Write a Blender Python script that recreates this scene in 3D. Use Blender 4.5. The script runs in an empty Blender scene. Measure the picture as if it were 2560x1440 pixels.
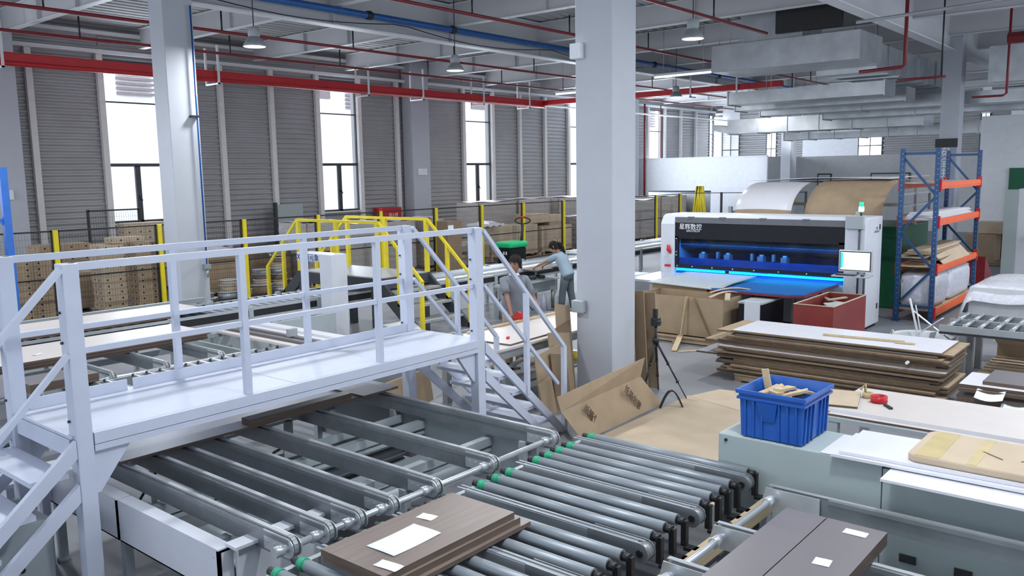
import bpy, math, random
from mathutils import Vector, Matrix
random.seed(7)
R = math.radians
S = bpy.context.scene
C = S.collection

# ---------------------------------------------------------------- camera, world, lights
F_PX = 2095.97
cam_d = bpy.data.cameras.new('camera'); cam = bpy.data.objects.new('camera', cam_d); C.objects.link(cam)
cam_d.sensor_fit = 'HORIZONTAL'; cam_d.sensor_width = 36.0; cam_d.lens = 36.0 * F_PX / 2560.0
cam_d.clip_start = 0.05; cam_d.clip_end = 400
yaw, pit, rol = 0.697148891, 0.135488889, -0.016464213
fw = Vector((math.cos(yaw) * math.cos(pit), math.sin(yaw) * math.cos(pit), -math.sin(pit)))
r0 = Vector((math.sin(yaw), -math.cos(yaw), 0)); u0 = r0.cross(fw)
rt = r0 * math.cos(rol) + u0 * math.sin(rol); up = -r0 * math.sin(rol) + u0 * math.cos(rol)
M = Matrix((rt, up, -fw)).transposed().to_4x4(); M.translation = Vector((0, 0, 3.0))
cam.matrix_world = M
S.camera = cam
S.view_settings.view_transform = 'Standard'; S.view_settings.look = 'None'
S.view_settings.gamma = 1.0; S.view_settings.use_curve_mapping = False
S.view_settings.exposure = -0.05

W = bpy.data.worlds.new('world'); S.world = W; W.use_nodes = True
wn = W.node_tree; wn.nodes.clear()
wo = wn.nodes.new('ShaderNodeOutputWorld'); wb = wn.nodes.new('ShaderNodeBackground')
wb.inputs['Color'].default_value = (0.86, 0.93, 1.0, 1); wb.inputs['Strength'].default_value = 4.5
wn.links.new(wb.outputs[0], wo.inputs[0])

def area(name, loc, rot, sx, sy, power, color, spread=180):
    d = bpy.data.lights.new(name, 'AREA'); d.shape = 'RECTANGLE'; d.size = sx; d.size_y = sy
    d.energy = power; d.color = color; d.spread = R(spread)
    o = bpy.data.objects.new(name, d); C.objects.link(o); o.location = loc; o.rotation_euler = rot
    return o
DAY = (0.80, 0.89, 1.0)
# daylight through the tall windows (just inside the panes, pointing into the hall)
WINX = [11.0 + 7.32 * k for k in range(-2, 6)]
for k, x in enumerate(WINX):
    if k > 0:
        area('window_daylight', (x + 0.87, 23.85, 4.0), (R(-90), 0, 0), 1.6, 4.4, 170 if x < 30 else 800, DAY, 170)
# added fill lights below the ceiling, out of view, to brighten the hall
for (x, y, sx, sy, p) in ((1.5, 1.0, 3.0, 4.0, 230), (10.0, -2.5, 5.0, 3.0, 260), (24.0, -4.0, 8.0, 4.0, 500), (37.0, -3.0, 8.0, 5.0, 700), (-3.0, 14.0, 4.0, 8.0, 350)):
    area('ceiling_fill', (x, y, 7.05), (0, 0, 0), sx, sy, p, DAY, 180)
# added fill lights before the blank unseen walls, opposite and at the near end
area('wall_fill', (16.0, -11.7, 3.4), (R(90), 0, 0), 26.0, 4.0, 1050, DAY, 180)
area('wall_fill', (38.0, -11.7, 3.4), (R(90), 0, 0), 14.0, 4.0, 900, DAY, 180)
area('wall_fill', (-6.7, 12.0, 3.2), (0, R(-90), 0), 4.0, 20.0, 700, DAY, 180)

# ---------------------------------------------------------------- materials
MATS = {}
def mat(name, col, rough=0.5, metal=0.0, var=0.06, scale=6.0, bump=0.0, bscale=40.0, stretch=None, emit=None, alpha=None, trans=0.0, spec=0.5):
    m = bpy.data.materials.new(name); m.use_nodes = True; nt = m.node_tree; b = nt.nodes['Principled BSDF']
    b.inputs['Roughness'].default_value = rough; b.inputs['Metallic'].default_value = metal
    b.inputs['Specular IOR Level'].default_value = spec
    tc = nt.nodes.new('ShaderNodeTexCoord'); src = tc.outputs['Object']
    if stretch:
        mp = nt.nodes.new('ShaderNodeMapping'); mp.inputs['Scale'].default_value = stretch
        nt.links.new(src, mp.inputs['Vector']); src = mp.outputs[0]
    if var > 0:
        n = nt.nodes.new('ShaderNodeTexNoise'); n.inputs['Scale'].default_value = scale; n.inputs['Detail'].default_value = 3
        nt.links.new(src, n.inputs['Vector'])
        rr = nt.nodes.new('ShaderNodeMapRange'); rr.inputs[1].default_value = 0.3; rr.inputs[2].default_value = 0.7
        rr.inputs[3].default_value = 1 - var; rr.inputs[4].default_value = 1 + var
        nt.links.new(n.outputs['Fac'], rr.inputs[0])
        mx = nt.nodes.new('ShaderNodeVectorMath'); mx.operation = 'SCALE'; mx.inputs[0].default_value = col[:3]
        nt.links.new(rr.outputs[0], mx.inputs['Scale']); nt.links.new(mx.outputs[0], b.inputs['Base Color'])
    else:
        b.inputs['Base Color'].default_value = (*col[:3], 1)
    if bump:
        n2 = nt.nodes.new('ShaderNodeTexNoise'); n2.inputs['Scale'].default_value = bscale; nt.links.new(src, n2.inputs['Vector'])
        bp = nt.nodes.new('ShaderNodeBump'); bp.inputs['Strength'].default_value = bump; bp.inputs['Distance'].default_value = 0.02
        nt.links.new(n2.outputs['Fac'], bp.inputs['Height']); nt.links.new(bp.outputs[0], b.inputs['Normal'])
    if emit:
        b.inputs['Emission Color'].default_value = (*emit[:3], 1); b.inputs['Emission Strength'].default_value = emit[3]
    if alpha is not None: b.inputs['Alpha'].default_value = alpha
    if trans: b.inputs['Transmission Weight'].default_value = trans
    MATS[name] = m
    return m
mat('floor', (0.21, 0.215, 0.235), 0.5, 0, 0.12, 0.6)
mat('white_paint', (0.52, 0.555, 0.66), 0.45, 0, 0.03)
mat('white_wall', (0.82, 0.84, 0.88), 0.7, 0, 0.03)
mat('grey_wall', (0.46, 0.47, 0.49), 0.7, 0, 0.05)
mat('column', (0.50, 0.52, 0.57), 0.5, 0, 0.03, 2)
mat('trim', (0.74, 0.72, 0.71), 0.5, 0, 0.04)
mat('cladding', (0.37, 0.37, 0.38), 0.42, 0.25, 0.06, 1.5)
mat('ceiling', (0.50, 0.50, 0.50), 0.7, 0, 0.04)
mat('beam', (0.56, 0.56, 0.58), 0.6, 0, 0.04, 1)
mat('flange', (0.74, 0.75, 0.77), 0.5, 0, 0.03)
mat('glass', (0.9, 0.95, 1), 0.02, 0, 0, alpha=0.10)
mat('frame_dark', (0.045, 0.05, 0.055), 0.4, 0.2, 0.05)
mat('red', (0.50, 0.012, 0.018), 0.38, 0, 0.06, 3)
mat('dark_red', (0.20, 0.012, 0.018), 0.4, 0, 0.1, 3)
mat('blue_pipe', (0.015, 0.10, 0.33), 0.35, 0, 0.06)
mat('black', (0.014, 0.014, 0.016), 0.45, 0, 0.1)
mat('rubber', (0.03, 0.03, 0.032), 0.7, 0, 0.1)
mat('galv', (0.46, 0.48, 0.50), 0.34, 0.8, 0.14, 2.2)
mat('galv_dull', (0.40, 0.42, 0.44), 0.45, 0.5, 0.10, 3)
mat('steel', (0.25, 0.265, 0.28), 0.38, 0.5, 0.08, 8)
mat('alu', (0.62, 0.65, 0.68), 0.3, 0.6, 0.06, 8)
mat('roller', (0.27, 0.30, 0.33), 0.42, 0.25, 0.05, 3)
mat('zinc_roller', (0.50, 0.54, 0.57), 0.28, 0.7, 0.06, 4)
mat('green', (0.02, 0.34, 0.18), 0.4, 0, 0.1)
mat('bright_green', (0.01, 0.55, 0.20), 0.35, 0, 0.06)
mat('machine_green', (0.01, 0.10, 0.04), 0.4, 0, 0.1)
mat('light_grey', (0.38, 0.42, 0.44), 0.5, 0, 0.03)
mat('cabinet_grey', (0.36, 0.42, 0.42), 0.42, 0, 0.03, 1.5)
mat('dark_steel', (0.055, 0.06, 0.07), 0.45, 0.2, 0.08)
mat('yellow', (0.72, 0.58, 0.02), 0.42, 0, 0.06)
mat('tread', (0.36, 0.37, 0.38), 0.45, 0.4, 0.08, 10)
mat('card', (0.37, 0.275, 0.18), 0.85, 0, 0.08, 4)
mat('card_pale', (0.50, 0.40, 0.29), 0.85, 0, 0.07, 3)
mat('card_dark', (0.22, 0.155, 0.10), 0.85, 0, 0.10, 4)
mat('hole', (0.02, 0.014, 0.01), 0.9, 0, 0)
mat('ink', (0.10, 0.065, 0.04), 0.8, 0, 0)
mat('paper', (0.82, 0.86, 0.92), 0.7, 0, 0.03)
mat('beige_panel', (0.62, 0.57, 0.55), 0.4, 0, 0.03, 3)
mat('white_panel', (0.70, 0.70, 0.75), 0.35, 0, 0.02)
mat('brown_panel', (0.20, 0.155, 0.135), 0.38, 0, 0.14, 3, stretch=(0.6, 9, 1))
mat('grey_panel', (0.175, 0.16, 0.17), 0.34, 0, 0.05, 3)
mat('edge_brown', (0.11, 0.075, 0.055), 0.6, 0, 0.2, 3, stretch=(1, 1, 14))
mat('board_edge', (0.19, 0.13, 0.08), 0.8, 0, 0.25, 9)
mat('wood', (0.52, 0.40, 0.25), 0.6, 0, 0.10, 5, stretch=(1, 6, 6))
mat('pallet_wood', (0.40, 0.30, 0.20), 0.8, 0, 0.15, 5)
mat('rack_blue', (0.012, 0.06, 0.17), 0.4, 0, 0.08)
mat('rack_blue_bright', (0.02, 0.13, 0.50), 0.4, 0, 0.08)
mat('rack_orange', (0.80, 0.12, 0.02), 0.4, 0, 0.06)
mat('crate_blue', (0.015, 0.10, 0.42), 0.32, 0, 0.06)
mat('machine_white', (0.62, 0.64, 0.70), 0.4, 0, 0.02)
mat('machine_black', (0.010, 0.011, 0.015), 0.45, 0, 0.1, spec=0.25)
mat('machine_charcoal', (0.13, 0.135, 0.15), 0.4, 0, 0.05)
mat('blue_belt', (0.02, 0.10, 0.30), 0.3, 0, 0.1, 2)
mat('blue_glow', (0.02, 0.10, 0.4), 0.4, 0, 0.1, 3)
mat('glow_slab', (0.02, 0.16, 0.60), 0.4, 0, 0.15, 4)
mat('cyan_led', (0.0, 0.6, 0.7), 0.4, 0, 0, emit=(0.0, 0.72, 0.85, 1.3))
mat('screen', (0.8, 0.9, 1), 0.3, 0, 0, emit=(0.86, 0.97, 1.0, 1.05))
mat('beacon', (0.0, 0.6, 0.3), 0.3, 0, 0, emit=(0.01, 0.9, 0.22, 1.1))
mat('beacon_hot', (0.6, 1, 0.8), 0.3, 0, 0, emit=(0.25, 1.0, 0.5, 1.6))
mat('lamp_glow', (1, 1, 1), 0.3, 0, 0, emit=(0.92, 0.97, 1.0, 3.0))
mat('tube_glow', (1, 1, 1), 0.3, 0, 0, emit=(0.85, 0.93, 1.0, 1.0))
mat('bin_red', (0.24, 0.035, 0.03), 0.42, 0, 0.15, 2)
mat('plastic_wrap', (0.66, 0.67, 0.74), 0.25, 0, 0.10, 12, bump=0.6, bscale=16)
mat('film', (0.75, 0.76, 0.80), 0.2, 0, 0.1, 14, bump=0.5, bscale=30, stretch=(0.5, 0.5, 6), alpha=0.42)
mat('clear', (0.7, 0.74, 0.78), 0.12, 0, 0.05, alpha=0.45)
mat('tub', (0.60, 0.62, 0.64), 0.4, 0, 0.05)
mat('skin', (0.42, 0.235, 0.165), 0.55, 0, 0.05, 12)
mat('skin_dark', (0.30, 0.15, 0.10), 0.55, 0, 0.05, 12)
mat('hair', (0.014, 0.011, 0.011), 0.8, 0, 0.3, 30, spec=0.2)
mat('polo_grey', (0.185, 0.20, 0.23), 0.85, 0, 0.10, 6, bump=0.3, bscale=12)
mat('shirt_blue', (0.33, 0.42, 0.50), 0.85, 0, 0.08, 6, bump=0.3, bscale=12)
mat('trousers', (0.10, 0.125, 0.145), 0.85, 0, 0.2, 6, stretch=(5, 5, 0.4))
mat('sneaker', (0.45, 0.45, 0.46), 0.7, 0, 0.1)
mat('glove', (0.40, 0.31, 0.20), 0.8, 0, 0.1)
mat('facade', (0.85, 0.85, 0.90), 0.8, 0, 0.02)
mat('facade_louvre', (0.16, 0.13, 0.14), 0.7, 0, 0.1)
mat('door_green', (0.01, 0.12, 0.055), 0.5, 0, 0.05)
mat('tan_tape', (0.50, 0.40, 0.20), 0.4, 0, 0.1)
mat('deep_glass', (0.01, 0.012, 0.02), 0.06, 0, 0, alpha=0.42)
mat('text_white', (0.85, 0.86, 0.9), 0.5, 0, 0)
mat('text_blue', (0.02, 0.06, 0.25), 0.5, 0, 0)
mat('text_grey', (0.22, 0.22, 0.26), 0.5, 0, 0)
mat('banner', (0.30, 0.34, 0.46), 0.6, 0, 0.05)

# ---------------------------------------------------------------- mesh helpers
class MB:
    def __init__(s): s.v = []; s.f = []; s.m = []; s.sm = []
    def face(s, idx, m=0, smooth=False): s.f.append(idx); s.m.append(m); s.sm.append(smooth)
    def poly(s, pts, m=0):
        b = len(s.v); s.v += [tuple(p) for p in pts]; s.face(list(range(b, b + len(pts))), m)
    def hexa(s, p, m=0, mt=None):
        b = len(s.v); s.v += [tuple(q) for q in p]
        for i, q in enumerate(((0, 3, 2, 1), (4, 5, 6, 7), (0, 1, 5, 4), (1, 2, 6, 5), (2, 3, 7, 6), (3, 0, 4, 7))):
            s.face([b + j for j in q], (mt if (mt is not None and i == 1) else m))
        return s
    def box(s, x0, x1, y0, y1, z0, z1, m=0, mt=None):
        if x0 > x1: x0, x1 = x1, x0
        if y0 > y1: y0, y1 = y1, y0
        if z0 > z1: z0, z1 = z1, z0
        return s.hexa([(x0, y0, z0), (x1, y0, z0), (x1, y1, z0), (x0, y1, z0), (x0, y0, z1), (x1, y0, z1), (x1, y1, z1), (x0, y1, z1)], m, mt)
    def rbox(s, cx, cy, z0, sx, sy, sz, ang=0, m=0, mt=None, tilt=None):
        q = []
        for z in (0, sz):
            for (a, b) in ((-sx / 2, -sy / 2), (sx / 2, -sy / 2), (sx / 2, sy / 2), (-sx / 2, sy / 2)):
                v = Vector((a, b, z))
                if tilt: v = Matrix.Rotation(tilt[1], 3, tilt[0]) @ v
                v = Matrix.Rotation(ang, 3, 'Z') @ v
                q.append((cx + v.x, cy + v.y, z0 + v.z))
        return s.hexa(q, m, mt)
    def bar(s, p, q, w, h=None, m=0, upv=(0, 0, 1)):
        h = h or w; p = Vector(p); q = Vector(q); d = (q - p).normalized(); u = Vector(upv)
        if abs(d.dot(u)) > 0.98: u = Vector((0, 1, 0)) if abs(d.y) < 0.9 else Vector((1, 0, 0))
        a = d.cross(u).normalized() * (w / 2); b = a.cross(d).normalized() * (h / 2)
        return s.hexa([p - a - b, q - a - b, q + a - b, p + a - b, p - a + b, q - a + b, q + a + b, p + a + b], m)
    def cyl(s, p, q, r, n=12, m=0, r2=None, caps=True, mc=None):
        p = Vector(p); q = Vector(q); d = (q - p).normalized(); u = Vector((0, 0, 1)) if abs(d.z) < 0.9 else Vector((1, 0, 0))
        a = d.cross(u).normalized(); b = d.cross(a); r2 = r if r2 is None else r2; k = len(s.v)
        for c, rr in ((p, r), (q, r2)):
            for i in range(n):
                t = 2 * math.pi * i / n; s.v.append(tuple(c + a * (math.cos(t) * rr) + b * (math.sin(t) * rr)))
        for i in range(n):
            j = (i + 1) % n; s.face([k + j, k + i, k + n + i, k + n + j], m, True)
        if caps:
            mm = m if mc is None else mc
            s.face([k + i for i in range(n)], mm); s.face([k + n + i for i in range(n)][::-1], mm)
        return s
    def tube(s, pts, r, n=8, m=0):
        pts = [Vector(p) for p in pts]; rings = []
        for i, p in enumerate(pts):
            d = (pts[min(i + 1, len(pts) - 1)] - pts[max(i - 1, 0)]).normalized()
            if i == 0:
                u = Vector((0, 0, 1)) if abs(d.z) < 0.9 else Vector((1, 0, 0)); a = d.cross(u).normalized()
            else:
                a = (a - d * a.dot(d)).normalized()
            b = d.cross(a); rr = r[i] if isinstance(r, (list, tuple)) else r; k = len(s.v)
            s.v += [tuple(p + a * math.cos(2 * math.pi * t / n) * rr + b * math.sin(2 * math.pi * t / n) * rr) for t in range(n)]
            rings.append(k)
        for k, l in zip(rings, rings[1:]):
            for i in range(n):
                j = (i + 1) % n; s.face([k + j, k + i, l + i, l + j], m, True)
        s.face([rings[0] + i for i in range(n)], m); s.face([rings[-1] + i for i in range(n)][::-1], m)
        return s
    def lathe(s, c, prof, n=24, m=0, close=False):
        k0 = len(s.v)
        for (r, z) in prof:
            s.v += [(c[0] + r * math.cos(2 * math.pi * i / n), c[1] + r * math.sin(2 * math.pi * i / n), c[2] + z) for i in range(n)]
        for a in range(len(prof) - 1):
            for i in range(n):
                j = (i + 1) % n; s.face([k0 + a * n + i, k0 + a * n + j, k0 + (a + 1) * n + j, k0 + (a + 1) * n + i], m, True)
        if close:
            s.face([k0 + i for i in range(n)][::-1], m); s.face([k0 + (len(prof) - 1) * n + i for i in range(n)], m)
        return s
    def prism(s, pts, vec, m=0, mcap=None):
        """closed polygon pts (3-D) swept along vec"""
        b = len(s.v); n = len(pts); vec = Vector(vec)
        s.v += [tuple(Vector(p)) for p in pts] + [tuple(Vector(p) + vec) for p in pts]
        mc = m if mcap is None else mcap
        s.face([b + i for i in range(n)][::-1], mc); s.face([b + n + i for i in range(n)], mc)
        for i in range(n):
            j = (i + 1) % n; s.face([b + i, b + j, b + n + j, b + n + i], m)
        return s
    def grid(s, fn, nu, nv, m=0, smooth=True, thick=None, m2=None):
        def lay(off):
            k = len(s.v)
            for i in range(nu + 1):
                for j in range(nv + 1):
                    p = Vector(fn(i / nu, j / nv)); s.v.append(tuple(p + Vector(off)))
            return k
        k = lay((0, 0, 0))
        def Q(k, flip, mm):
            for i in range(nu):
                for j in range(nv):
                    q = [k + i * (nv + 1) + j, k + (i + 1) * (nv + 1) + j, k + (i + 1) * (nv + 1) + j + 1, k + i * (nv + 1) + j + 1]
                    s.face(q[::-1] if flip else q, mm, smooth)
        Q(k, False, m)
        if thick:
            l = lay(thick); Q(l, True, m if m2 is None else m2)
            rim = [(i, 0) for i in range(nu)] + [(nu, j) for j in range(nv)] + [(i, nv) for i in range(nu, 0, -1)] + [(0, j) for j in range(nv, 0, -1)]
            for a, b in zip(rim, rim[1:] + rim[:1]):
                A = a[0] * (nv + 1) + a[1]; B = b[0] * (nv + 1) + b[1]; s.face([k + B, k + A, l + A, l + B], m if m2 is None else m2)
        return s
    def build(s, name, mats, parent=None, bevel=0, origin=None):
        if isinstance(mats, str): mats = [mats]
        me = bpy.data.meshes.new(name); o = bpy.data.objects.new(name, me)
        if parent is None:
            if origin is None:
                xs = [p[0] for p in s.v]; ys = [p[1] for p in s.v]; zs = [p[2] for p in s.v]
                origin = ((min(xs) + max(xs)) / 2, (min(ys) + max(ys)) / 2, min(zs))
            off = Vector(origin)
        else:
            off = Vector(parent['_o'])
        o['_o'] = tuple(off)
        me.from_pydata([tuple(Vector(p) - off) for p in s.v], [], s.f)
        for mm in mats: me.materials.append(MATS[mm])
        me.polygons.foreach_set('material_index', s.m); me.polygons.foreach_set('use_smooth', s.sm); me.update()
        C.objects.link(o)
        if parent is None: o.location = off
        else: o.parent = parent
        if bevel:
            b = o.modifiers.new('bevel', 'BEVEL'); b.width = bevel; b.segments = 2; b.limit_method = 'ANGLE'; b.angle_limit = R(50)
        return o
def tag(o, label, cat, group=None, kind=None):
    if label: o['label'] = label
    if cat: o['category'] = cat
    if group: o['group'] = group
    if kind: o['kind'] = kind
    return o
def thing(name, loc, label, cat, group=None, kind=None):
    o = bpy.data.objects.new(name, None); C.objects.link(o); o.location = loc; o['_o'] = tuple(loc); o.empty_display_size = 0.1
    return tag(o, label, cat, group, kind)
def st(o): o['kind'] = 'structure'; return o
def copy_tree(o, parent=None):
    c = o.copy(); C.objects.link(c); c.parent = parent
    for ch in [x for x in KIDS.get(o.name, [])]: copy_tree(ch, c)
    return c
KIDS = {}
def index_kids(root):
    for x in bpy.data.objects:
        if x.parent: KIDS.setdefault(x.parent.name, [])
    for x in bpy.data.objects:
        if x.parent and x not in KIDS[x.parent.name]: KIDS[x.parent.name].append(x)
def text(name, body, loc, rot, size, m, parent, ext=0.002, sx=1.0):
    cu = bpy.data.curves.new(name, 'FONT'); cu.body = body; cu.size = size; cu.extrude = ext
    cu.align_x = 'CENTER'; cu.align_y = 'CENTER'; cu.materials.append(MATS[m])
    tmp = bpy.data.objects.new(name + '_curve', cu); C.objects.link(tmp)
    me = bpy.data.meshes.new_from_object(tmp.evaluated_get(bpy.context.evaluated_depsgraph_get()))
    bpy.data.objects.remove(tmp, do_unlink=True)
    o = bpy.data.objects.new(name, me); C.objects.link(o); off = Vector(parent['_o'])
    o.parent = parent; o.location = Vector(loc) - off; o.rotation_euler = rot; o.scale = (sx, 1, 1)
    return o

# ---------------------------------------------------------------- floor, ceiling, walls
X0, X1, Y0, Y1, ZC = -7.0, 56.0, -12.0, 24.0, 7.25
fl = st(MB().box(X0, X1, Y0, Y1 + 0.3, -0.2, 0.0).build('floor', 'floor'))
# roof deck: trapezoid corrugation running along X
mb = MB(); y = Y0
while y < Y1 + 0.3:
    prof = [(y, ZC), (y + 0.16, ZC), (y + 0.20, ZC + 0.07), (y + 0.30, ZC + 0.07), (y + 0.34, ZC)]
    for (a, za), (b, zb) in zip(prof, prof[1:]): mb.poly([(X0, a, za), (X0, b, zb), (X1, b, zb), (X1, a, za)])
    y += 0.34
mb.box(X0, X1, Y0, Y1 + 0.3, ZC + 0.12, ZC + 0.3)
st(mb.build('ceiling', 'ceiling'))
def ribbed(mb, x0, x1, z0, z1, Y, pitch=0.165, amp=0.022, n=6):
    z = z0; N = max(1, int(round((z1 - z0) / pitch)) * n); k = len(mb.v)
    for i in range(N + 1):
        z = z0 + (z1 - z0) * i / N; yy = Y - amp * math.sin(2 * math.pi * i / n) ** 1
        mb.v += [(x0, yy, z), (x1, yy, z)]
    for i in range(N): mb.face([k + 2 * i, k + 2 * i + 1, k + 2 * i + 3, k + 2 * i + 2], 0, True)
mb = MB(); prev = X0; SILL = 1.78
for x in WINX:
    if x > prev: ribbed(mb, prev, x, 0, ZC, Y1)
    ribbed(mb, x, x + 1.75, 0, SILL, Y1); ribbed(mb, x, x + 1.75, 6.35, ZC, Y1); prev = x + 1.75
ribbed(mb, prev, X1, 0, ZC, Y1)
mb.box(X0, X1, Y1 + 0.2, Y1 + 0.3, 0, SILL)
mb.box(X0, X1, Y1 + 0.2, Y1 + 0.3, 6.35, ZC); prev = X0
for x in WINX: mb.box(prev, x, Y1 + 0.1, Y1 + 0.3, SILL, 6.35); prev = x + 1.75
mb.box(prev, X1, Y1 + 0.1, Y1 + 0.3, SILL, 6.35)
st(mb.build('wall_left', 'cladding'))
st(MB().box(X0, X0 + 0.2, Y0, Y1, 0, ZC).build('wall_back', 'white_wall'))
st(MB().box(X0, X1, Y0, Y0 + 0.2, 0, ZC).build('wall_right', 'white_wall'))
# end wall: ribbed cladding with tall windows above white partitions
mb = MB()
EW = [(8.9, 9.3), (14.0, 15.25), (19.9, 20.5), (22.2, 23.3)]
EX = 48.0
mb.box(EX, EX + 0.2, Y0, 8.0, 0, ZC); mb.box(EX - 0.12, EX - 0.04, 15.25, 18.3, 2.5, 4.95)
ys = sorted(EW); p = 8.0
for (a, b) in ys + [(24.0, 24.0)]:
    z = 0; N = int(ZC / 0.25) * 6; k = len(mb.v)
    if a > p:
        for i in range(N + 1):
            xx = EX + 0.03 * math.sin(2 * math.pi * i / 6); mb.v += [(xx, p, ZC * i / N), (xx, a, ZC * i / N)]
        for i in range(N): mb.face([k + 2 * i, k + 2 * i + 2, k + 2 * i + 3, k + 2 * i + 1], 1, True)
    if b > a:
        mb.box(EX, EX + 0.1, a, b, 0, 2.9); mb.box(EX, EX + 0.1, a, b, 5.6, ZC)
    p = b
st(mb.build('wall_end', ['white_wall', 'cladding']))
for i, (a, b) in enumerate(EW):
    w = thing('window_%d' % (20 + i), (EX, (a + b) / 2, 2.9), None, None, kind='structure')
    m_ = MB(); m_.bar((EX, a, 2.9), (EX, a, 5.6), 0.06); m_.bar((EX, b, 2.9), (EX, b, 5.6), 0.06); m_.bar((EX, a, 4.2), (EX, b, 4.2), 0.05); m_.bar((EX, (a + b) / 2, 2.9), (EX, (a + b) / 2, 5.6), 0.04)
    m_.build('window_frame', 'frame_dark', w); MB().box(EX + 0.02, EX + 0.025, a, b, 2.9, 5.6).build('pane', 'glass', w)
# windows of the long wall
for i, x in enumerate(WINX):
    w = thing('window_%d' % (i + 1), (x + 0.87, Y1, SILL), None, None, kind='structure'); xe = x + 1.75
    f = MB()
    for a in (x + 0.03, xe - 0.03): f.box(a - 0.035, a + 0.035, Y1 - 0.03, Y1 + 0.06, SILL, 6.35)
    f.box(x, xe, Y1 - 0.03, Y1 + 0.06, SILL, SILL + 0.06); f.box(x, xe, Y1 - 0.03, Y1 + 0.06, 3.38, 3.47)
    f.box(x, xe, Y1, Y1 + 0.05, 5.16, 5.2); f.box(x, xe, Y1, Y1 + 0.05, 6.3, 6.35)
    f.box(x + 0.80, x + 0.95, Y1 - 0.03, Y1 + 0.05, SILL, 3.4)
    f.build('window_frame', 'frame_dark', w)
    h = MB(); h.box(x + 0.86, x + 0.885, Y1 - 0.07, Y1 - 0.03, 2.45, 2.55); h.bar((x + 0.87, Y1 - 0.08, 2.54), (x + 0.93, Y1 - 0.09, 2.40), 0.02)
    h.build('window_handle', 'frame_dark', w)
    MB().box(x + 0.03, xe - 0.03, Y1 + 0.02, Y1 + 0.025, SILL + 0.05, 6.3).build('pane', 'glass', w)
    MB().box(x - 0.03, xe + 0.12, Y1 - 0.10, Y1 + 0.1, SILL - 0.05, SILL).build('window_sill', 'trim', w)
# vertical posts of the long wall, one each 1.83 m
k = 0; x = 9.13 - 1.83 * 3
while x < 47:
    if abs(x - 23.2) > 0.9 and abs(x - 8.4) > 0.6 and abs(x - 38.0) > 0.6:
        k += 1
        wide = 0.16
        st(MB().box(x - wide / 2, x + wide / 2, Y1 - 0.16, Y1 - 0.03, 0, 6.45).build('trim_%d' % k, 'trim'))
    x += 1.83
for z, nm in ((6.45, 'trim_60'), (6.95, 'trim_61')):
    st(MB().box(X0, EX, Y1 - 0.28, Y1 - 0.12, z, z + 0.1).build(nm, 'flange'))
# outside, seen through the windows: the pale building across the yard
ob = thing('building', (22, 33, -0.5), 'pale rendered building across the yard, seen through the tall windows', 'building')
MB().box(-30, 75, 33, 34, -0.5, 16).build('wall', 'facade', ob)
for k in range(16):
    xx = -20 + k * 5.6
    f = MB(); f.box(xx, xx + 1.2, 32.93, 33.0, 6.7, 8.9)
    f.build('window', 'facade_louvre', ob)
    g = MB()
    for j in range(14): g.box(xx + 2.1, xx + 3.6, 32.86, 32.94, 6.3 + j * 0.19, 6.4 + j * 0.19)
    g.build('louvre', 'facade_louvre', ob)
gy = MB().box(-30, 90, 24.4, 33, -0.55, -0.5).build('yard', 'light_grey'); st(gy)
# partitions at the far end
st(MB().box(39.0, 39.12, 16.6, 23.9, 0, 3.62).build('wall_partition', 'white_wall'))
st(MB().box(38.98, 39.14, 16.6, 23.9, 3.62, 3.68).build('trim_70', 'flange'))
st(MB().box(43.0, 43.15, 2.0, 18.6, 0, 3.62).build('wall_office', 'grey_wall'))
st(MB().box(39.12, 43.0, 16.62, 16.7, 0, 3.62).build('wall_partition_side', 'grey_wall'))
st(MB().box(31.5, 31.65, -11.8, 6.1, 0, 4.62).build('wall_office_right', 'white_wall'))
d = thing('door_1', (31.5, 2.9, 0), None, None, kind='structure')
MB().box(31.42, 31.5, 3.6, 5.19, 0, 2.92).build('door_leaf', 'door_green', d)
for (a, b, z0, z1, nm, lab) in ((11.2, 13.0, 2.35, 2.75, 'notice_board', 'long white notice board with dark frame on the grey far wall, beyond the curved sheets'),
                          (14.9, 15.6, 2.1, 2.75, 'notice_board', 'small dark framed notice board on the grey far wall beside the white partition')):
    t = thing(nm, (42.95, (a + b) / 2, z0), lab, 'notice board')
    MB().box(42.93, 42.99, a, b, z0, z1).build('frame', 'black', t)
    MB().box(42.91, 42.93, a + 0.06, b - 0.06, z0 + 0.06, z1 - 0.06).build('panel', 'light_grey', t)

# ---------------------------------------------------------------- columns
def column(xa, xb, ya, yb, label, box=True, z1=ZC):
    m_ = MB()
    m_.box(xa, xb, ya, yb, 0, z1)
    o = m_.build('column', 'column', bevel=0.012); tag(o, label, 'column', None, 'structure'); return o
column(9.0, 9.56, 5.86, 6.42, 'thick white column standing in the middle of the picture behind the rollers')
column(8.10, 8.70, 15.0, 15.5, 'white column with a thin blue pipe down its side')
column(37.7, 38.4, 14.95, 15.4, 'distant slender white column behind the printing machine')
column(27.0, 27.5, 5.8, 6.3, 'white column behind the blue racking with a vertical banner')
column(22.25, 23.15, 23.4, 23.94, 'white column against the ribbed wall beside the red hose cabinet')
column(7.6, 8.64, 23.4, 23.94, 'white column against the ribbed wall next to the blue rack')
column(37.6, 38.5, 23.4, 23.94, 'white column against the wall by the red standpipe')
t = thing('riser_pipe', (8.62, 14.96, 0), 'thin blue pipe running down the white column beside the cartons', 'pipe')
MB().cyl((8.62, 14.93, 1.35), (8.62, 14.93, 6.2), 0.017, 10).build('pipe', 'blue_pipe', t)
m_ = MB(); m_.box(8.5, 8.66, 14.9, 14.998, 4.15, 4.19); m_.build('clamp', 'black', t)
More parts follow.
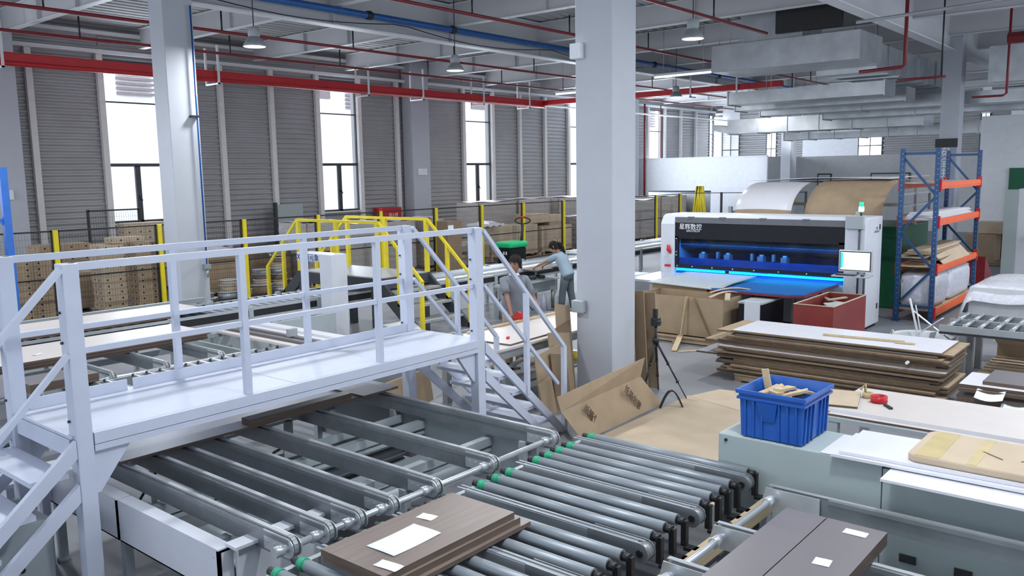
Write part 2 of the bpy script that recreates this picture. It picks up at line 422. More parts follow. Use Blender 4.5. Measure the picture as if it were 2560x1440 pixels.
m_ = MB(); m_.box(8.56, 8.68, 14.88, 14.998, 1.27, 1.36); m_.cyl((8.62, 14.92, 1.27), (8.62, 14.92, 1.1), 0.02); m_.build('valve', 'galv', t)
# boxes on columns
def small_box(x0, x1, y0, y1, z0, z1, mt, label, cat='switch box'):
    return tag(MB().box(x0, x1, y0, y1, z0, z1).build('switch_box', mt, bevel=0.01), label, cat)
small_box(8.90, 9.0, 6.28, 6.44, 4.43, 4.62, 'white_wall', 'small white switch box high on the thick white column')
small_box(8.90, 9.0, 6.26, 6.44, 1.17, 1.33, 'light_grey', 'small grey socket box low on the thick white column')
small_box(22.45, 22.9, 23.32, 23.4, 3.0, 3.25, 'white_wall', 'white junction box on the wall column beside the window')
small_box(7.95, 8.3, 23.3, 23.4, 2.55, 2.8, 'white_wall', 'white junction box on the wall column behind the blue rack')

# ---------------------------------------------------------------- roof steel
def ibeam(mb, ax, a0, a1, c, z0, z1, fwid=0.2, tf=0.025, tw=0.014):
    if ax == 'x':
        mb.box(a0, a1, c - fwid / 2, c + fwid / 2, z0, z0 + tf, 1); mb.box(a0, a1, c - fwid / 2, c + fwid / 2, z1 - tf, z1, 1)
        mb.box(a0, a1, c - tw / 2, c + tw / 2, z0 + tf, z1 - tf, 0)
    else:
        mb.box(c - fwid / 2, c + fwid / 2, a0, a1, z0, z0 + tf, 1); mb.box(c - fwid / 2, c + fwid / 2, a0, a1, z1 - tf, z1, 1)
        mb.box(c - tw / 2, c + tw / 2, a0, a1, z0 + tf, z1 - tf, 0)
def st_beam(mb, label):
    o = mb.build('roof_beam', ['beam', 'flange']); tag(o, label, 'roof beam', None, 'structure')
for (yy, lab) in ((15.2, 'deep grey main roof beam carrying the blue air pipe'), (6.14, 'deep main roof beam over the thick white column')):
    m_ = MB(); ibeam(m_, 'x', X0, EX, yy, 6.28, 7.22, 0.3, 0.03)
    if yy > 10:
        for q in range(8): m_.box(8.4 + q * 3.7, 8.43 + q * 3.7, yy - 0.12, yy + 0.12, 6.3, 7.2)
    st_beam(m_, lab)
m_ = MB(); ibeam(m_, 'x', X0, EX, -3.0, 6.28, 7.22, 0.3, 0.03); st_beam(m_, 'deep main roof beam over the aisle behind the camera')
for q in range(-3, 11):
    xx = 8.42 + q * 3.68
    m_ = MB(); ibeam(m_, 'y', -11.8, 23.7, xx, 6.66, 7.22, 0.16, 0.02)
    for yy in (10.2, 12.0, 19.0, 21.0): m_.box(xx - 0.1, xx + 0.1, yy, yy + 0.02, 6.68, 7.2)
    st_beam(m_, 'white cross beam of the roof, number %s along the hall' % ['one', 'two', 'three', 'four', 'five', 'six', 'seven', 'eight', 'nine', 'ten', 'eleven', 'twelve', 'thirteen', 'fourteen'][q + 3])

# ---------------------------------------------------------------- pipes under the roof
def pipe_run(name, pts, r, m, label, drops=None, dr=0.02, ztop=6.68):
    t = thing(name, pts[0], label, 'pipe')
    MB().tube(pts, r, 10).build('pipe', m, t)
    if drops:
        for (dx, dy) in drops:
            MB().cyl((dx, dy, pts[0][2]), (dx, dy, ztop), dr, 6).build('hanger', 'dark_red' if m == 'red' else 'black', t)
    return t
pipe_run('sprinkler_pipe', [(X0 + .3, 17.1, 6.2), (45, 17.0, 6.2)], 0.035, 'dark_red', 'thin dark red sprinkler pipe running over the fence line', [(x, 17.1) for x in (6.9, 10.6, 14.3, 18.0, 21.7, 25.4, 29.1)])
pipe_run('sprinkler_pipe', [(X0 + .3, 20.0, 6.2), (45, 20.0, 6.2)], 0.035, 'dark_red', 'thin dark red sprinkler pipe between the window wall and the pallets', [(x, 20.0) for x in (8.8, 12.6, 16.2, 19.8, 23.5, 27.2)])
pipe_run('sprinkler_pipe', [(X0 + .3, 12.0, 6.25), (45, 12.0, 6.25)], 0.035, 'dark_red', 'thin dark red sprinkler pipe in front of the blue air pipe', [(x, 12.0) for x in (9.5, 13.2, 16.6, 20.2, 24.1, 27.8, 32)])
pipe_run('sprinkler_pipe', [(X0 + .3, 8.6, 6.25), (20.0, 8.6, 6.25)], 0.035, 'dark_red', 'dark red sprinkler pipe that ends at the large air duct', [(x, 8.6) for x in (10, 14.0, 17.2)])
t = pipe_run('air_pipe', [(X0 + 0.3, 14.85, 6.56), (20, 14.85, 6.56), (45, 14.85, 6.56)], 0.075, 'blue_pipe', 'thick blue compressed air pipe clipped along the main roof beam')
for x in (12.9, 15.6, 20.7, 25.4, 30.2):
    m_ = MB(); m_.cyl((x - 0.07, 14.85, 6.56), (x + 0.07, 14.85, 6.56), 0.095, 12); m_.box(x - 0.05, x + 0.05, 14.8, 15.19, 6.60, 6.655); m_.build('clamp', 'black', t)
pts = [(x, 14.72, 6.45 - 0.2 * abs(math.sin((x - 8) * 0.55))) for x in [8 + 0.5 * i for i in range(34)]]
tag(MB().tube(pts, 0.012, 6).build('cable', 'black'), 'thin dark cable drooping under the blue air pipe', 'cable')
t = thing('fire_main', (X0, 21.9, 5.75), 'thick bright red fire main running along the window wall', 'pipe')
m_ = MB(); m_.box(X0 + .3, 28.28, 21.8, 22.0, 5.78, 6.0); m_.build('trunking', 'red', t, bevel=0.02)
m_ = MB(); m_.tube([(X0 + .3, 21.8, 5.74), (28.3, 21.8, 5.74)], 0.06, 10); m_.build('pipe', 'red', t)
for x in (7.75, 13.25, 18.7, 21.2, 24.4, 27.2):
    m_ = MB(); m_.box(x - 0.03, x + 0.03, 21.66, 21.69, 5.62, 6.68); m_.box(x - 0.03, x + 0.03, 21.66, 22.3, 5.62, 5.66); m_.box(x - 0.03, x + 0.03, 22.3, 22.33, 5.62, 6.66); m_.build('bracket', 'flange', t)
t = thing('fire_main', (28.4, 12, 5.75), 'thick red fire main turning across the hall toward the air ducts', 'pipe')
m_ = MB(); m_.box(28.3, 28.5, 11.6, 21.9, 5.8, 6.0); m_.build('trunking', 'red', t, bevel=0.02)
for y in (13.2, 15.0, 18.0):
    m_ = MB(); m_.box(28.22, 28.25, y - 0.03, y + 0.03, 5.65, 6.68); m_.box(28.22, 28.6, y - 0.03, y + 0.03, 5.65, 5.69); m_.build('bracket', 'flange', t)
pipe_run('conduit', [(X0 + .3, 23.0, 5.95), (EX, 23.0, 5.95)], 0.04, 'flange', 'white conduit pipe running above the red fire main')
pipe_run('conduit', [(38.9, 23.3, 0), (38.9, 23.3, 6.5)], 0.05, 'dark_red', 'dark red standpipe rising beside the far wall column')
pipe_run('conduit', [(40.4, 23.2, 0), (40.4, 23.2, 6.5)], 0.03, 'dark_red', 'thin red riser in front of the far window')
# hanging lamps
LAMP_W = 150
def lamp(x, y, z, label, first=None):
    t = thing('high_bay_lamp', (x, y, z), label, 'lamp', 'high bay lamps under the roof')
    MB().lathe((x, y, z), [(0.21, 0.0), (0.215, 0.01), (0.18, 0.09), (0.13, 0.16), (0.10, 0.19)], 20).build('shade', 'galv_dull', t)
    MB().lathe((x, y, z), [(0.10, 0.19), (0.115, 0.22), (0.115, 0.30), (0.09, 0.36), (0.03, 0.38)], 16, close=True).build('housing', 'light_grey', t)
    MB().lathe((x, y, z), [(0.001, 0.012), (0.20, 0.012), (0.20, 0.0), (0.001, -0.012)], 20).build('diffuser', 'lamp_glow', t)
    MB().cyl((x, y, z + 0.38), (x, y, ZC), 0.01, 6).build('rod', 'black', t)
    d = bpy.data.lights.new('lamp_light', 'AREA'); d.shape = 'DISK'; d.size = 0.4; d.energy = LAMP_W; d.color = (0.93, 0.97, 1.0)
    o = bpy.data.objects.new('lamp_light', d); C.objects.link(o); o.parent = t; o.location = (0, 0, -0.03)
    return t
for (x, y, lab) in ((9.54, 14.3, 'bell shaped lamp hanging beside the column with the blue pipe'), (15.08, 14.3, 'lit bell shaped lamp hanging above the yellow crossover stairs'),
                    (14.85, 7.85, 'lit bell shaped lamp hanging above the printing machine, in front of the air duct'), (25.9, 14.3, 'bell shaped lamp seen just past the thick white column under the red main'),
                    (30.8, 13.9, 'bell shaped lamp hanging beyond the end of the red main'), (36.4, 13.9, 'farthest visible bell shaped lamp beside the slender white column'),
                    (20.4, 14.3, 'bell shaped lamp hidden behind the thick white column'), (20.4, 1.3, 'bell shaped lamp beyond the roller table, out of view'), (4.1, 14.3, 'bell shaped lamp beside the blue rack, out of view'), (15.0, 1.3, 'bell shaped lamp above the little roller table, out of view'), (9.5, 7.85, 'bell shaped lamp above the work table, out of view'),
                    (4.1, 7.85, 'bell shaped lamp above the white gantry platform, out of view'), (9.5, 1.3, 'bell shaped lamp above the long panel table, out of view'), (4.1, 1.3, 'bell shaped lamp above the grey cabinet, out of view')):
    lamp(x, y, 5.48, lab)

# ---------------------------------------------------------------- air ducts
def duct(mb, x0, x1, y0, y1, z0, z1, seam=0.9, ax='x', m=0):
    mb.box(x0, x1, y0, y1, z0, z1, m)
    n = int(((x1 - x0) if ax == 'x' else (y1 - y0)) / seam)
    for i in range(n + 1):
        if ax == 'x': a = x0 + (x1 - x0) * i / max(n, 1); mb.box(a - 0.015, a + 0.015, y0 - 0.03, y1 + 0.03, z0 - 0.03, z1 + 0.03, m)
        else: a = y0 + (y1 - y0) * i / max(n, 1); mb.box(x0 - 0.03, x1 + 0.03, a - 0.015, a + 0.015, z0 - 0.03, z1 + 0.03, m)
t = thing('air_duct_box', (22, 8, 5.5), 'large galvanised air duct box hanging over the blue racking', 'air duct')
m_ = MB(); m_.box(20.6, 22.3, 6.6, 10.35, 5.52, 6.2); m_.build('plenum', 'galv', t, bevel=0.01)
m_ = MB(); m_.box(20.7, 22.0, 8.0, 9.6, 6.2, 7.24); m_.build('riser', 'galv_dull', t)
m_ = MB(); duct(m_, 22.35, 31.0, 6.75, 8.2, 5.42, 6.1); m_.build('duct_run', 'galv', t)
for x, y in ((20.75, 9.9), (20.75, 10.2), (22.1, 6.7)): MB().cyl((x, y, 6.2), (x, y, 7.25), 0.01, 6).build('hanger', 'galv_dull', t)
MB().box(20.5, 20.62, 7.0, 8.6, 6.3, 7.24).build('opening', 'black', t)
for i, (x, y0, y1, z, lab) in enumerate(((24.0, 7.0, 11.5, 4.95, 'galvanised duct crossing the hall directly behind the large duct box'), (26.0, 7.0, 12.2, 4.9, 'second galvanised duct crossing behind the large duct box'),
                                  (28.4, 2.2, 12.4, 4.85, 'galvanised cross duct passing behind the banner column'), (30.6, 1.8, 11.0, 4.75, 'low galvanised cross duct with bright edges before the far ducts'))):
    t = thing('air_duct', (x, (y0 + y1) / 2, z), lab, 'air duct')
    m_ = MB(); duct(m_, x, x + 0.9, y0, y1, z, z + 0.36, 2.6, 'y'); m_.build('duct_run', 'galv', t)
    for y in (y0 + 1, y1 - 1): MB().cyl((x + 0.5, y, z + 0.36), (x + 0.5, y, ZC), 0.012, 6).build('hanger', 'galv_dull', t)
t = thing('air_duct', (32.6, 11, 4.4), 'long low galvanised duct across the far end with a sloped end', 'air duct')
m_ = MB(); duct(m_, 32.0, 33.3, 8.0, 15.3, 4.45, 5.0, 1.1, 'y'); m_.prism([(32.0, 15.3, 4.45), (33.3, 15.3, 4.45), (33.3, 16.0, 4.6), (32.0, 16.0, 4.6)], (0, 0, 0.25)); m_.build('duct_run', 'galv', t)
for y in (9, 12, 15): MB().cyl((32.6, y, 5.0), (32.6, y, ZC), 0.012, 6).build('hanger', 'galv_dull', t)
t = thing('air_duct', (36, 11, 4.2), 'farthest galvanised duct in front of the white upper wall', 'air duct')
m_ = MB(); duct(m_, 36.0, 37.0, 6.0, 14.6, 4.25, 4.7, 1.0, 'y'); m_.build('duct_run', 'galv', t)
for y in (8, 11, 14): MB().cyl((36.5, y, 4.7), (36.5, y, ZC), 0.012, 6).build('hanger', 'galv_dull', t)
t = thing('air_duct', (29, 4, 5.3), 'bulky galvanised duct hanging past the banner column at the right edge', 'air duct')
m_ = MB(); duct(m_, 26.5, 36.0, 3.2, 5.0, 5.3, 6.2, 0.8); m_.build('duct_run', 'galv', t)
for x in (27.5, 31.0, 34.5): MB().cyl((x, 4.0, 6.2), (x, 4.0, ZC), 0.012, 6).build('hanger', 'galv_dull', t)
# red pipes and tubes among the ducts
pipe_run('sprinkler_pipe', [(20.2, 6.46, 5.17), (20.2, 5.55, 5.2), (20.2, 5.49, 5.25), (20.2, 5.49, ZC)], 0.04, 'dark_red', 'dark red sprinkler branch bending down under the large duct box')
pipe_run('sprinkler_pipe', [(22.6, 6.3, 5.15), (22.6, 5.2, 5.15)], 0.03, 'dark_red', 'short dark red sprinkler branch beside the banner column', [(22.6, 5.3)], ztop=ZC)
pipe_run('sprinkler_pipe', [(24.5, 5.0, 4.75), (24.5, 4.3, 4.75), (24.5, 4.22, 4.8), (24.5, 4.22, ZC)], 0.03, 'dark_red', 'dark red sprinkler branch bending down beyond the banner column')
pipe_run('fire_main', [(23.0, 4.0, 5.95), (23.0, -4.0, 5.95)], 0.13, 'dark_red', 'thick dark red pipe high beside the banner column', [(23.0, 3.4), (23.0, 0.0)], ztop=ZC)
pipe_run('air_pipe', [(34, 14.3, 5.0), (34, 9.6, 5.0)], 0.09, 'blue_pipe', 'short blue air pipe beyond the slender white column', [(34, 13.5), (34, 10.2)], ztop=ZC)
for i, (x, y0, y1, lab) in enumerate(((22.6, 11.3, 13.2, 'tube lamp glowing under the roof in front of the large duct box'), (24.6, 15.9, 18.4, 'tube lamp glowing just past the thick white column'))):
    t = thing('tube_lamp', (x, (y0 + y1) / 2, 5.75), lab, 'lamp')
    MB().box(x - 0.06, x + 0.06, y0, y1, 5.82, 5.88).build('housing', 'flange', t); MB().cyl((x, y0, 5.79), (x, y1, 5.79), 0.03, 8).build('tube', 'tube_glow', t)
    for y in (y0 + .3, y1 - .3): MB().cyl((x, y, 5.88), (x, y, ZC), 0.008, 6).build('hanger', 'galv_dull', t)
t = thing('pipe_bridge', (15, 3, 6.0), 'thin grey handrail tube crossing under the roof above the racking', 'pipe')
MB().tube([(16.0, 5.2, 5.6), (16.0, 0.5, 5.75)], 0.03, 8).build('pipe', 'galv_dull', t)

# ================================================================ white gantry platform
t = thing('gantry_platform', (4.28, 6.17, 0), 'white steel walkway with handrails and stairs crossing over the panel conveyor', 'platform')
DZ = 1.33
# columns
for (x, y) in ((2.30, 5.70), (2.25, 6.65), (6.24, 5.70), (6.16, 6.65)):
    m_ = MB(); m_.box(x - 0.055, x + 0.055, y - 0.055, y + 0.055, 0.012, 2.47)
    m_.box(x - 0.10, x + 0.10, y - 0.10, y + 0.10, 0, 0.012)
    post = m_.build('post', 'white_paint', t, bevel=0.006)
    for z in (1.42, 1.95, 2.15): MB().cyl((x - 0.055, y + 0.02, z), (x - 0.07, y + 0.02, z), 0.01, 6).build('bolt', 'dark_steel', post)
m_ = MB(); m_.box(2.22, 6.27, 5.68, 6.68, DZ - 0.02, DZ); m_.box(3.99, 4.0, 5.68, 6.68, DZ, DZ + 0.003); m_.build('deck', 'white_paint', t)
m_ = MB()
for (z0, z1, yy) in ((1.25, 1.328, 5.64), (1.20, 1.245, 5.645)): m_.box(2.36, 6.19, yy, 5.70, z0, z1)
m_.build('front_beam', 'white_paint', t)
m_ = MB(); m_.box(2.3, 6.1, 6.66, 6.72, 1.20, 1.31); m_.build('rear_beam', 'white_paint', t)
for (xa, xb, za, zb) in ((2.22, 2.27, 1.18, 1.305), (6.2, 6.25, 1.18, 1.305), (3.2, 3.26, 1.2, 1.28), (4.2, 4.26, 1.2, 1.28), (5.2, 5.26, 1.2, 1.305)): MB().box(xa, xb, 5.70, 6.66, za, zb).build('cross_beam', 'white_paint', t)
m_ = MB(); m_.box(2.32, 3.05, 6.60, 6.615, DZ, DZ + 0.085); m_.box(3.10, 6.10, 6.60, 6.615, DZ, DZ + 0.085); m_.build('toe_board', 'white_paint', t)
for (x, s, y) in ((2.36, 1, 5.70), (6.18, -1, 5.70), (2.31, 1, 6.65), (6.10, -1, 6.65)):
    m_ = MB(); m_.prism([(x, y - 0.02, 1.20), (x + 0.26 * s, y - 0.02, 1.20), (x + 0.03 * s, y - 0.02, 0.90), (x, y - 0.02, 0.90)], (0, 0.04, 0)); m_.build('gusset', 'white_paint', t)
for (nm, x0, x1, y, ps) in (('handrail', 2.36, 6.18, 5.70, (3.57, 4.93)), ('handrail', 2.30, 6.10, 6.65, (3.52, 4.85))):
    m_ = MB(); m_.box(x0 - 0.05, x1 + 0.03, y - 0.024, y + 0.024, 2.42, 2.47); m_.build(nm, 'white_paint', t)
    m_ = MB(); m_.box(x0, x1, y - 0.02, y + 0.02, 1.865, 1.905); m_.build('mid_rail', 'white_paint', t)
    for x in ps:
        m_ = MB(); m_.box(x - 0.026, x + 0.026, y - 0.026, y + 0.026, DZ, 2.42); m_.build('baluster', 'white_paint', t)
# stairs: one down toward +X, one toward -X
for s, xt in ((1, 6.30), (-1, 2.24)):
    run = 1.30 if s > 0 else 1.35
    for y in (5.66, 6.66):
        m_ = MB()
        for dz in (0.0, -0.30):
            a = Vector((xt, y, 1.24 + dz)); bx = xt + s * (run if dz == 0 else run - 0.30)
            m_.prism([(xt, y - 0.02, 1.30 + dz), (xt, y - 0.02, 1.18 + dz), (bx, y - 0.02, 0.0), (bx + s * 0.12, y - 0.02, 0.0)], (0, 0.045, 0))
        m_.build('stringer', 'white_paint', t)
        hy = y + (-0.01 if y < 6 else 0.02)
        def rail(z0, z1, xe, w=0.04):
            q = MB(); q.bar((xt, hy, z0), (xt + s * xe, hy, z1), w); return q
        rail(2.44, 1.02, 1.36).build('stair_handrail', 'white_paint', t); rail(1.88, 0.60, 1.24, 0.035).build('stair_mid_rail', 'white_paint', t)
        for (dx, zt, zb) in ((0.68, 1.72, 0.60), (1.36, 1.02, 0.02)):
            q = MB(); q.box(xt + s * dx - 0.025, xt + s * dx + 0.025, hy - 0.025, hy + 0.025, zb, zt); q.build('stair_baluster', 'white_paint', t)
    for k in range(5):
        z = 1.08 - 0.22 * k; x = xt + s * (0.16 + 0.222 * k)
        m_ = MB(); m_.box(x - 0.12, x + 0.12, 5.7, 6.64, z - 0.035, z); m_.build('tread', 'white_paint', t)

# ================================================================ chain transfer under the gantry
STR = (2.74, 3.0, 3.24, 3.52, 3.92, 4.52, 5.27)
def strand(parent, x, ya, yb, z=0.92, end_a=True, end_b=False, w=0.05, h=0.15):
    m_ = MB(); m_.box(x - w / 2, x + w / 2, ya + 0.05, yb, z - h, z - 0.016)
    m_.box(x - w / 2 - 0.008, x - w / 2, ya + 0.05, yb, z - 0.05, z - 0.02); m_.box(x + w / 2, x + w / 2 + 0.008, ya + 0.05, yb, z - 0.05, z - 0.02)
    o = m_.build('belt_strand', 'steel', parent)
    q = MB(); q.box(x - 0.016, x + 0.016, ya + 0.08, yb, z - 0.014, z)
    if end_a:
        pts = [(x, ya + 0.08 - 0.06 * math.sin(a), z - 0.068 + 0.06 * math.cos(a)) for a in [i * math.pi / 8 for i in range(9)]]
        for a, b in zip(pts, pts[1:]): q.bar(a, b, 0.03, 0.012)
    q.build('belt', 'galv_dull', o)
    if end_a:
        g = MB(); pts = []
        for sx in (-0.032, 0.026):
            prof = [(x + sx, ya + 0.30, z - 0.01), (x + sx, ya + 0.30, z - 0.13), (x + sx, ya + 0.06, z - 0.13)] + [(x + sx, ya + 0.06 - 0.055 * math.sin(a), z - 0.07 - 0.06 * math.cos(a)) for a in [i * math.pi / 6 for i in range(7)]]
            g.prism(prof, (0.006, 0, 0))
        g.cyl((x - 0.04, ya + 0.06, z - 0.07), (x + 0.04, ya + 0.06, z - 0.07), 0.018, 10)
        for yy in (0.12, 0.20, 0.26): g.cyl((x - 0.036, ya + yy, z - 0.08), (x - 0.032, ya + yy, z - 0.08), 0.008, 8)
        g.build('end_plate', 'alu', o)
    return o
t = thing('belt_transfer', (4.0, 5.3, 0), 'long belt strand conveyor running under the white gantry platform', 'conveyor')
for x in STR: strand(t, x, 3.95, 7.2)
m_ = MB(); m_.cyl((2.66, 4.02, 0.85), (5.34, 4.02, 0.85), 0.022, 14)
for x in STR: m_.cyl((x - 0.12, 4.02, 0.85), (x - 0.06, 4.02, 0.85), 0.034, 14)
m_.build('drive_shaft', 'alu', t)
m_ = MB()
for y in (4.72, 5.55, 6.9):
    m_.box(2.64, 5.30, y - 0.035, y + 0.035, 0.66, 0.73); m_.box(2.64, 5.30, y - 0.02, y + 0.02, 0.60, 0.63)
m_.build('cross_member', 'light_grey', t)
for (a, b) in ((2.5, 2.66),):
    for (y0, y1) in ((4.42, 5.70), (5.72, 6.95)):
        m_ = MB(); m_.box(a, a + 0.10, y0, y1, 0.775, 0.80); m_.box(a, a + 0.02, y0, y1, 0.50, 0.775); m_.box(a, a + 0.10, y0, y0 + 0.02, 0.50, 0.79); m_.box(a, a + 0.1, y0, y1, 0.5, 0.51)
        for yy in (y0 + 0.06, y1 - 0.06):
            for zz in (0.56, 0.74): m_.cyl((a - 0.004, yy, zz), (a, yy, zz), 0.009, 8)
        m_.build('side_panel', 'machine_white', t)
m_ = MB(); m_.box(2.60, 3.25, 4.36, 4.40, 0.36, 0.80); m_.box(2.56, 3.25, 4.32, 4.44, 0.80, 0.82); m_.build('end_panel', 'machine_white', t)
m_ = MB(); m_.box(5.30, 5.33, 4.2, 7.2, 0.32, 0.78); m_.build('far_side_panel', 'light_grey', t)
for (x0, x1, y0, y1, z) in ((4.0, 5.2, 5.7, 6.6, 0.40), (4.1, 5.25, 4.75, 5.5, 0.42), (3.2, 4.3, 4.8, 5.5, 0.45), (2.75, 3.15, 4.6, 5.4, 0.52)):
    m_ = MB(); m_.box(x0, x1, y0, y1, z, z + 0.012); m_.build('drip_tray', 'light_grey', t)
m_ = MB()
for k in range(6):
    m_.box(3.95, 5.28, 5.80 + 0.001, 5.815, 0.30 + 0.07 * k, 0.315 + 0.07 * k)
m_.build('grille', 'dark_steel', t)
MB().box(3.95, 5.28, 5.82, 5.83, 0.26, 0.74).build('back_plate', 'light_grey', t)
for (x, y) in ((2.55, 4.5), (2.55, 5.72), (2.55, 6.85), (5.25, 4.3), (5.25, 5.9), (5.25, 7.1), (3.9, 4.3), (4.4, 6.4)):
    m_ = MB(); m_.box(x - 0.03, x + 0.03, y - 0.03, y + 0.03, 0.04, 0.78); m_.cyl((x, y, 0), (x, y, 0.04), 0.05, 12); m_.build('leg', 'light_grey', t)
m_ = MB(); m_.box(3.0, 3.5, 5.0, 5.5, 0.16, 0.44); m_.cyl((3.5, 5.25, 0.32), (3.75, 5.25, 0.32), 0.09, 14); m_.build('motor', 'dark_steel', t)
for k, (a, b, c) in enumerate((((3.0, 6.6), (3.6, 6.5), 0.55), ((3.9, 6.3), (4.6, 6.6), 0.5))):
    m_ = MB(); m_.tube([(a[0], a[1], 0.3), (a[0] + 0.2, a[1] - 0.1, c + .1), (b[0], b[1], c)], 0.012, 6); m_.build('cable', 'black', t)
# panels lying on it under the walkway
def board(x0, x1, y0, y1, z0, th, mt, me, label, cat='panel', name='panel', ang=0, group=None, tilt=None):
    m_ = MB(); m_.rbox((x0 + x1) / 2, (y0 + y1) / 2, z0, abs(x1 - x0), abs(y1 - y0), th, ang, 0, 1, tilt)
    return tag(m_.build(name, [me, mt]), label, cat, group)
board(2.70, 5.45, 6.05, 7.1, 0.922, 0.022, 'white_panel', 'edge_brown', 'long white board lying on the belts under the gantry walkway')
board(3.78, 4.86, 6.04, 6.16, 0.946, 0.055, 'grey_panel', 'edge_brown', 'narrow dark grey board strip lying on the long white board')
board(4.95, 5.30, 5.98, 6.5, 0.946, 0.018, 'beige_panel', 'edge_brown', 'short beige board end beside the dark strip under the walkway')
# grey gearbox table under the stairs on the left
t = thing('side_table', (2.3, 7.2, 0), 'low white work table under the gantry with a dark motor on it', 'table')
MB().box(1.2, 2.52, 6.78, 7.65, 0.72, 0.75).build('table_top', 'white_paint', t)
for (x, y) in ((1.3, 6.85), (2.45, 6.85), (2.45, 7.6), (1.3, 7.6)): MB().box(x - 0.03, x + 0.03, y - 0.03, y + 0.03, 0, 0.72).build('leg', 'white_paint', t)
t = thing('drive_motor', (2.5, 7.4, 0.75), 'dark geared motor resting on the low white table', 'motor')
m_ = MB(); m_.box(2.1, 2.45, 7.1, 7.5, 0.75, 0.98); m_.cyl((2.25, 7.1, 0.87), (2.25, 6.95, 0.87), 0.08, 14); m_.build('housing', 'dark_steel', t, bevel=0.02)
m_ = MB(); m_.tube([(2.4, 7.3, 0.95), (2.48, 7.1, 1.05), (2.45, 6.95, 0.9), (2.35, 6.9, 0.76)], 0.012, 6); m_.build('cable', 'black', t)
t = thing('control_cabinet', (2.3, 6.3, 0), 'grey cabinet on the floor below the white gantry stairs', 'cabinet')
m_ = MB(); m_.box(1.75, 2.16, 5.95, 6.55, 0.06, 0.72); m_.build('body', 'light_grey', t, bevel=0.01)
m_ = MB(); m_.box(1.70, 2.2, 5.9, 6.6, 0, 0.06); m_.build('plinth', 'dark_steel', t)
for zk in (0.3, 0.42): MB().cyl((1.95, 5.94, zk), (1.95, 5.95, zk), 0.02, 8).build('knob', 'black', t)
t = thing('foot_switch', (2.95, 5.5, 0), 'small grey foot switch with cable on the floor by the white side panel', 'foot switch')
m_ = MB(); m_.rbox(2.42, 5.35, 0, 0.09, 0.22, 0.07, 0.3); m_.build('body', 'light_grey', t, bevel=0.008)
m_ = MB(); m_.tube([(2.45, 5.25, 0.03), (2.6, 5.1, 0.02), (2.7, 5.2, 0.03), (2.62, 5.3, 0.02)], 0.01, 6); m_.build('cable', 'black', t)

# ================================================================ roller bed in front
t = thing('roller_conveyor', (4.0, 3.1, 0), 'wide bed of grey powered rollers with green end rings and belt strands between', 'conveyor')
RX = [5.44, 5.155, 5.01, 4.87, 4.73, 4.415, 4.265, 4.115, 3.79, 3.65, 3.505, 3.22, 3.08, 2.94, 2.62, 2.46, 2.30, 2.02, 1.86]
for x in RX:
    m_ = MB(); m_.cyl((x, 2.40, 0.87), (x, 3.70, 0.87), 0.037, 16)
    r_ = m_.build('roller', 'roller', t)
    m_ = MB(); m_.cyl((x, 3.70, 0.87), (x, 3.765, 0.87), 0.036, 14); m_.cyl((x, 3.715, 0.87), (x, 3.73, 0.87), 0.040, 14); m_.build('drive_ring', 'green', r_)
    m_ = MB(); m_.cyl((x, 3.765, 0.87), (x, 3.82, 0.87), 0.024, 10); m_.build('bearing', 'black', r_)
    m_ = MB(); m_.cyl((x, 2.35, 0.87), (x, 2.40, 0.87), 0.026, 10); m_.box(x - 0.018, x + 0.018, 2.33, 2.365, 0.72, 0.88)
    m_.box(x - 0.03, x + 0.03, 2.26, 2.34, 0.70, 0.72); m_.build('bracket', 'black', r_)
for x in (5.295, 4.57, 3.95, 3.36, 2.78, 2.16):
    m_ = MB(); m_.box(x - 0.036, x + 0.036, 2.40, 3.72, 0.80, 0.898); o = m_.build('belt_strand', 'galv_dull', t)
    q = MB()
    for dx in (-0.02, 0.02): q.box(x + dx - 0.009, x + dx + 0.009, 2.36, 3.80, 0.898, 0.905)
    q.build('belt', 'roller', o)
    g = MB()
    for sx in (-0.042, 0.036):
        prof = [(x + sx, 2.72, 0.91), (x + sx, 2.72, 0.83), (x + sx, 2.36, 0.79)] + [(x + sx, 2.36 - 0.055 * math.sin(a), 0.85 - 0.06 * math.cos(a)) for a in [i * math.pi / 6 for i in range(7)]]
        g.prism(prof, (0.006, 0, 0))
    g.cyl((x - 0.034, 2.36, 0.85), (x + 0.034, 2.36, 0.85), 0.052, 16); g.build('end_pulley', 'steel', o)
    g = MB(); g.cyl((x - 0.050, 2.36, 0.85), (x - 0.043, 2.36, 0.85), 0.022, 10); g.build('axle', 'black', o)
m_ = MB(); m_.box(1.7, 5.55, 3.80, 3.84, 0.70, 0.84); m_.box(1.7, 5.55, 3.80, 3.90, 0.70, 0.715); m_.build('side_rail', 'galv_dull', t)
m_ = MB(); m_.box(1.7, 5.55, 2.24, 2.28, 0.60, 0.72); m_.build('side_rail', 'wood', t)
m_ = MB(); m_.box(1.7, 5.55, 2.30, 3.78, 0.50, 0.52); m_.build('pan', 'dark_steel', t)
for (x, y) in ((5.45, 3.82), (5.45, 2.27), (3.6, 3.82), (3.6, 2.27), (1.8, 3.82), (1.8, 2.27)):
    m_ = MB(); m_.box(x - 0.03, x + 0.03, y - 0.03, y + 0.03, 0, 0.6); m_.build('leg', 'light_grey', t)
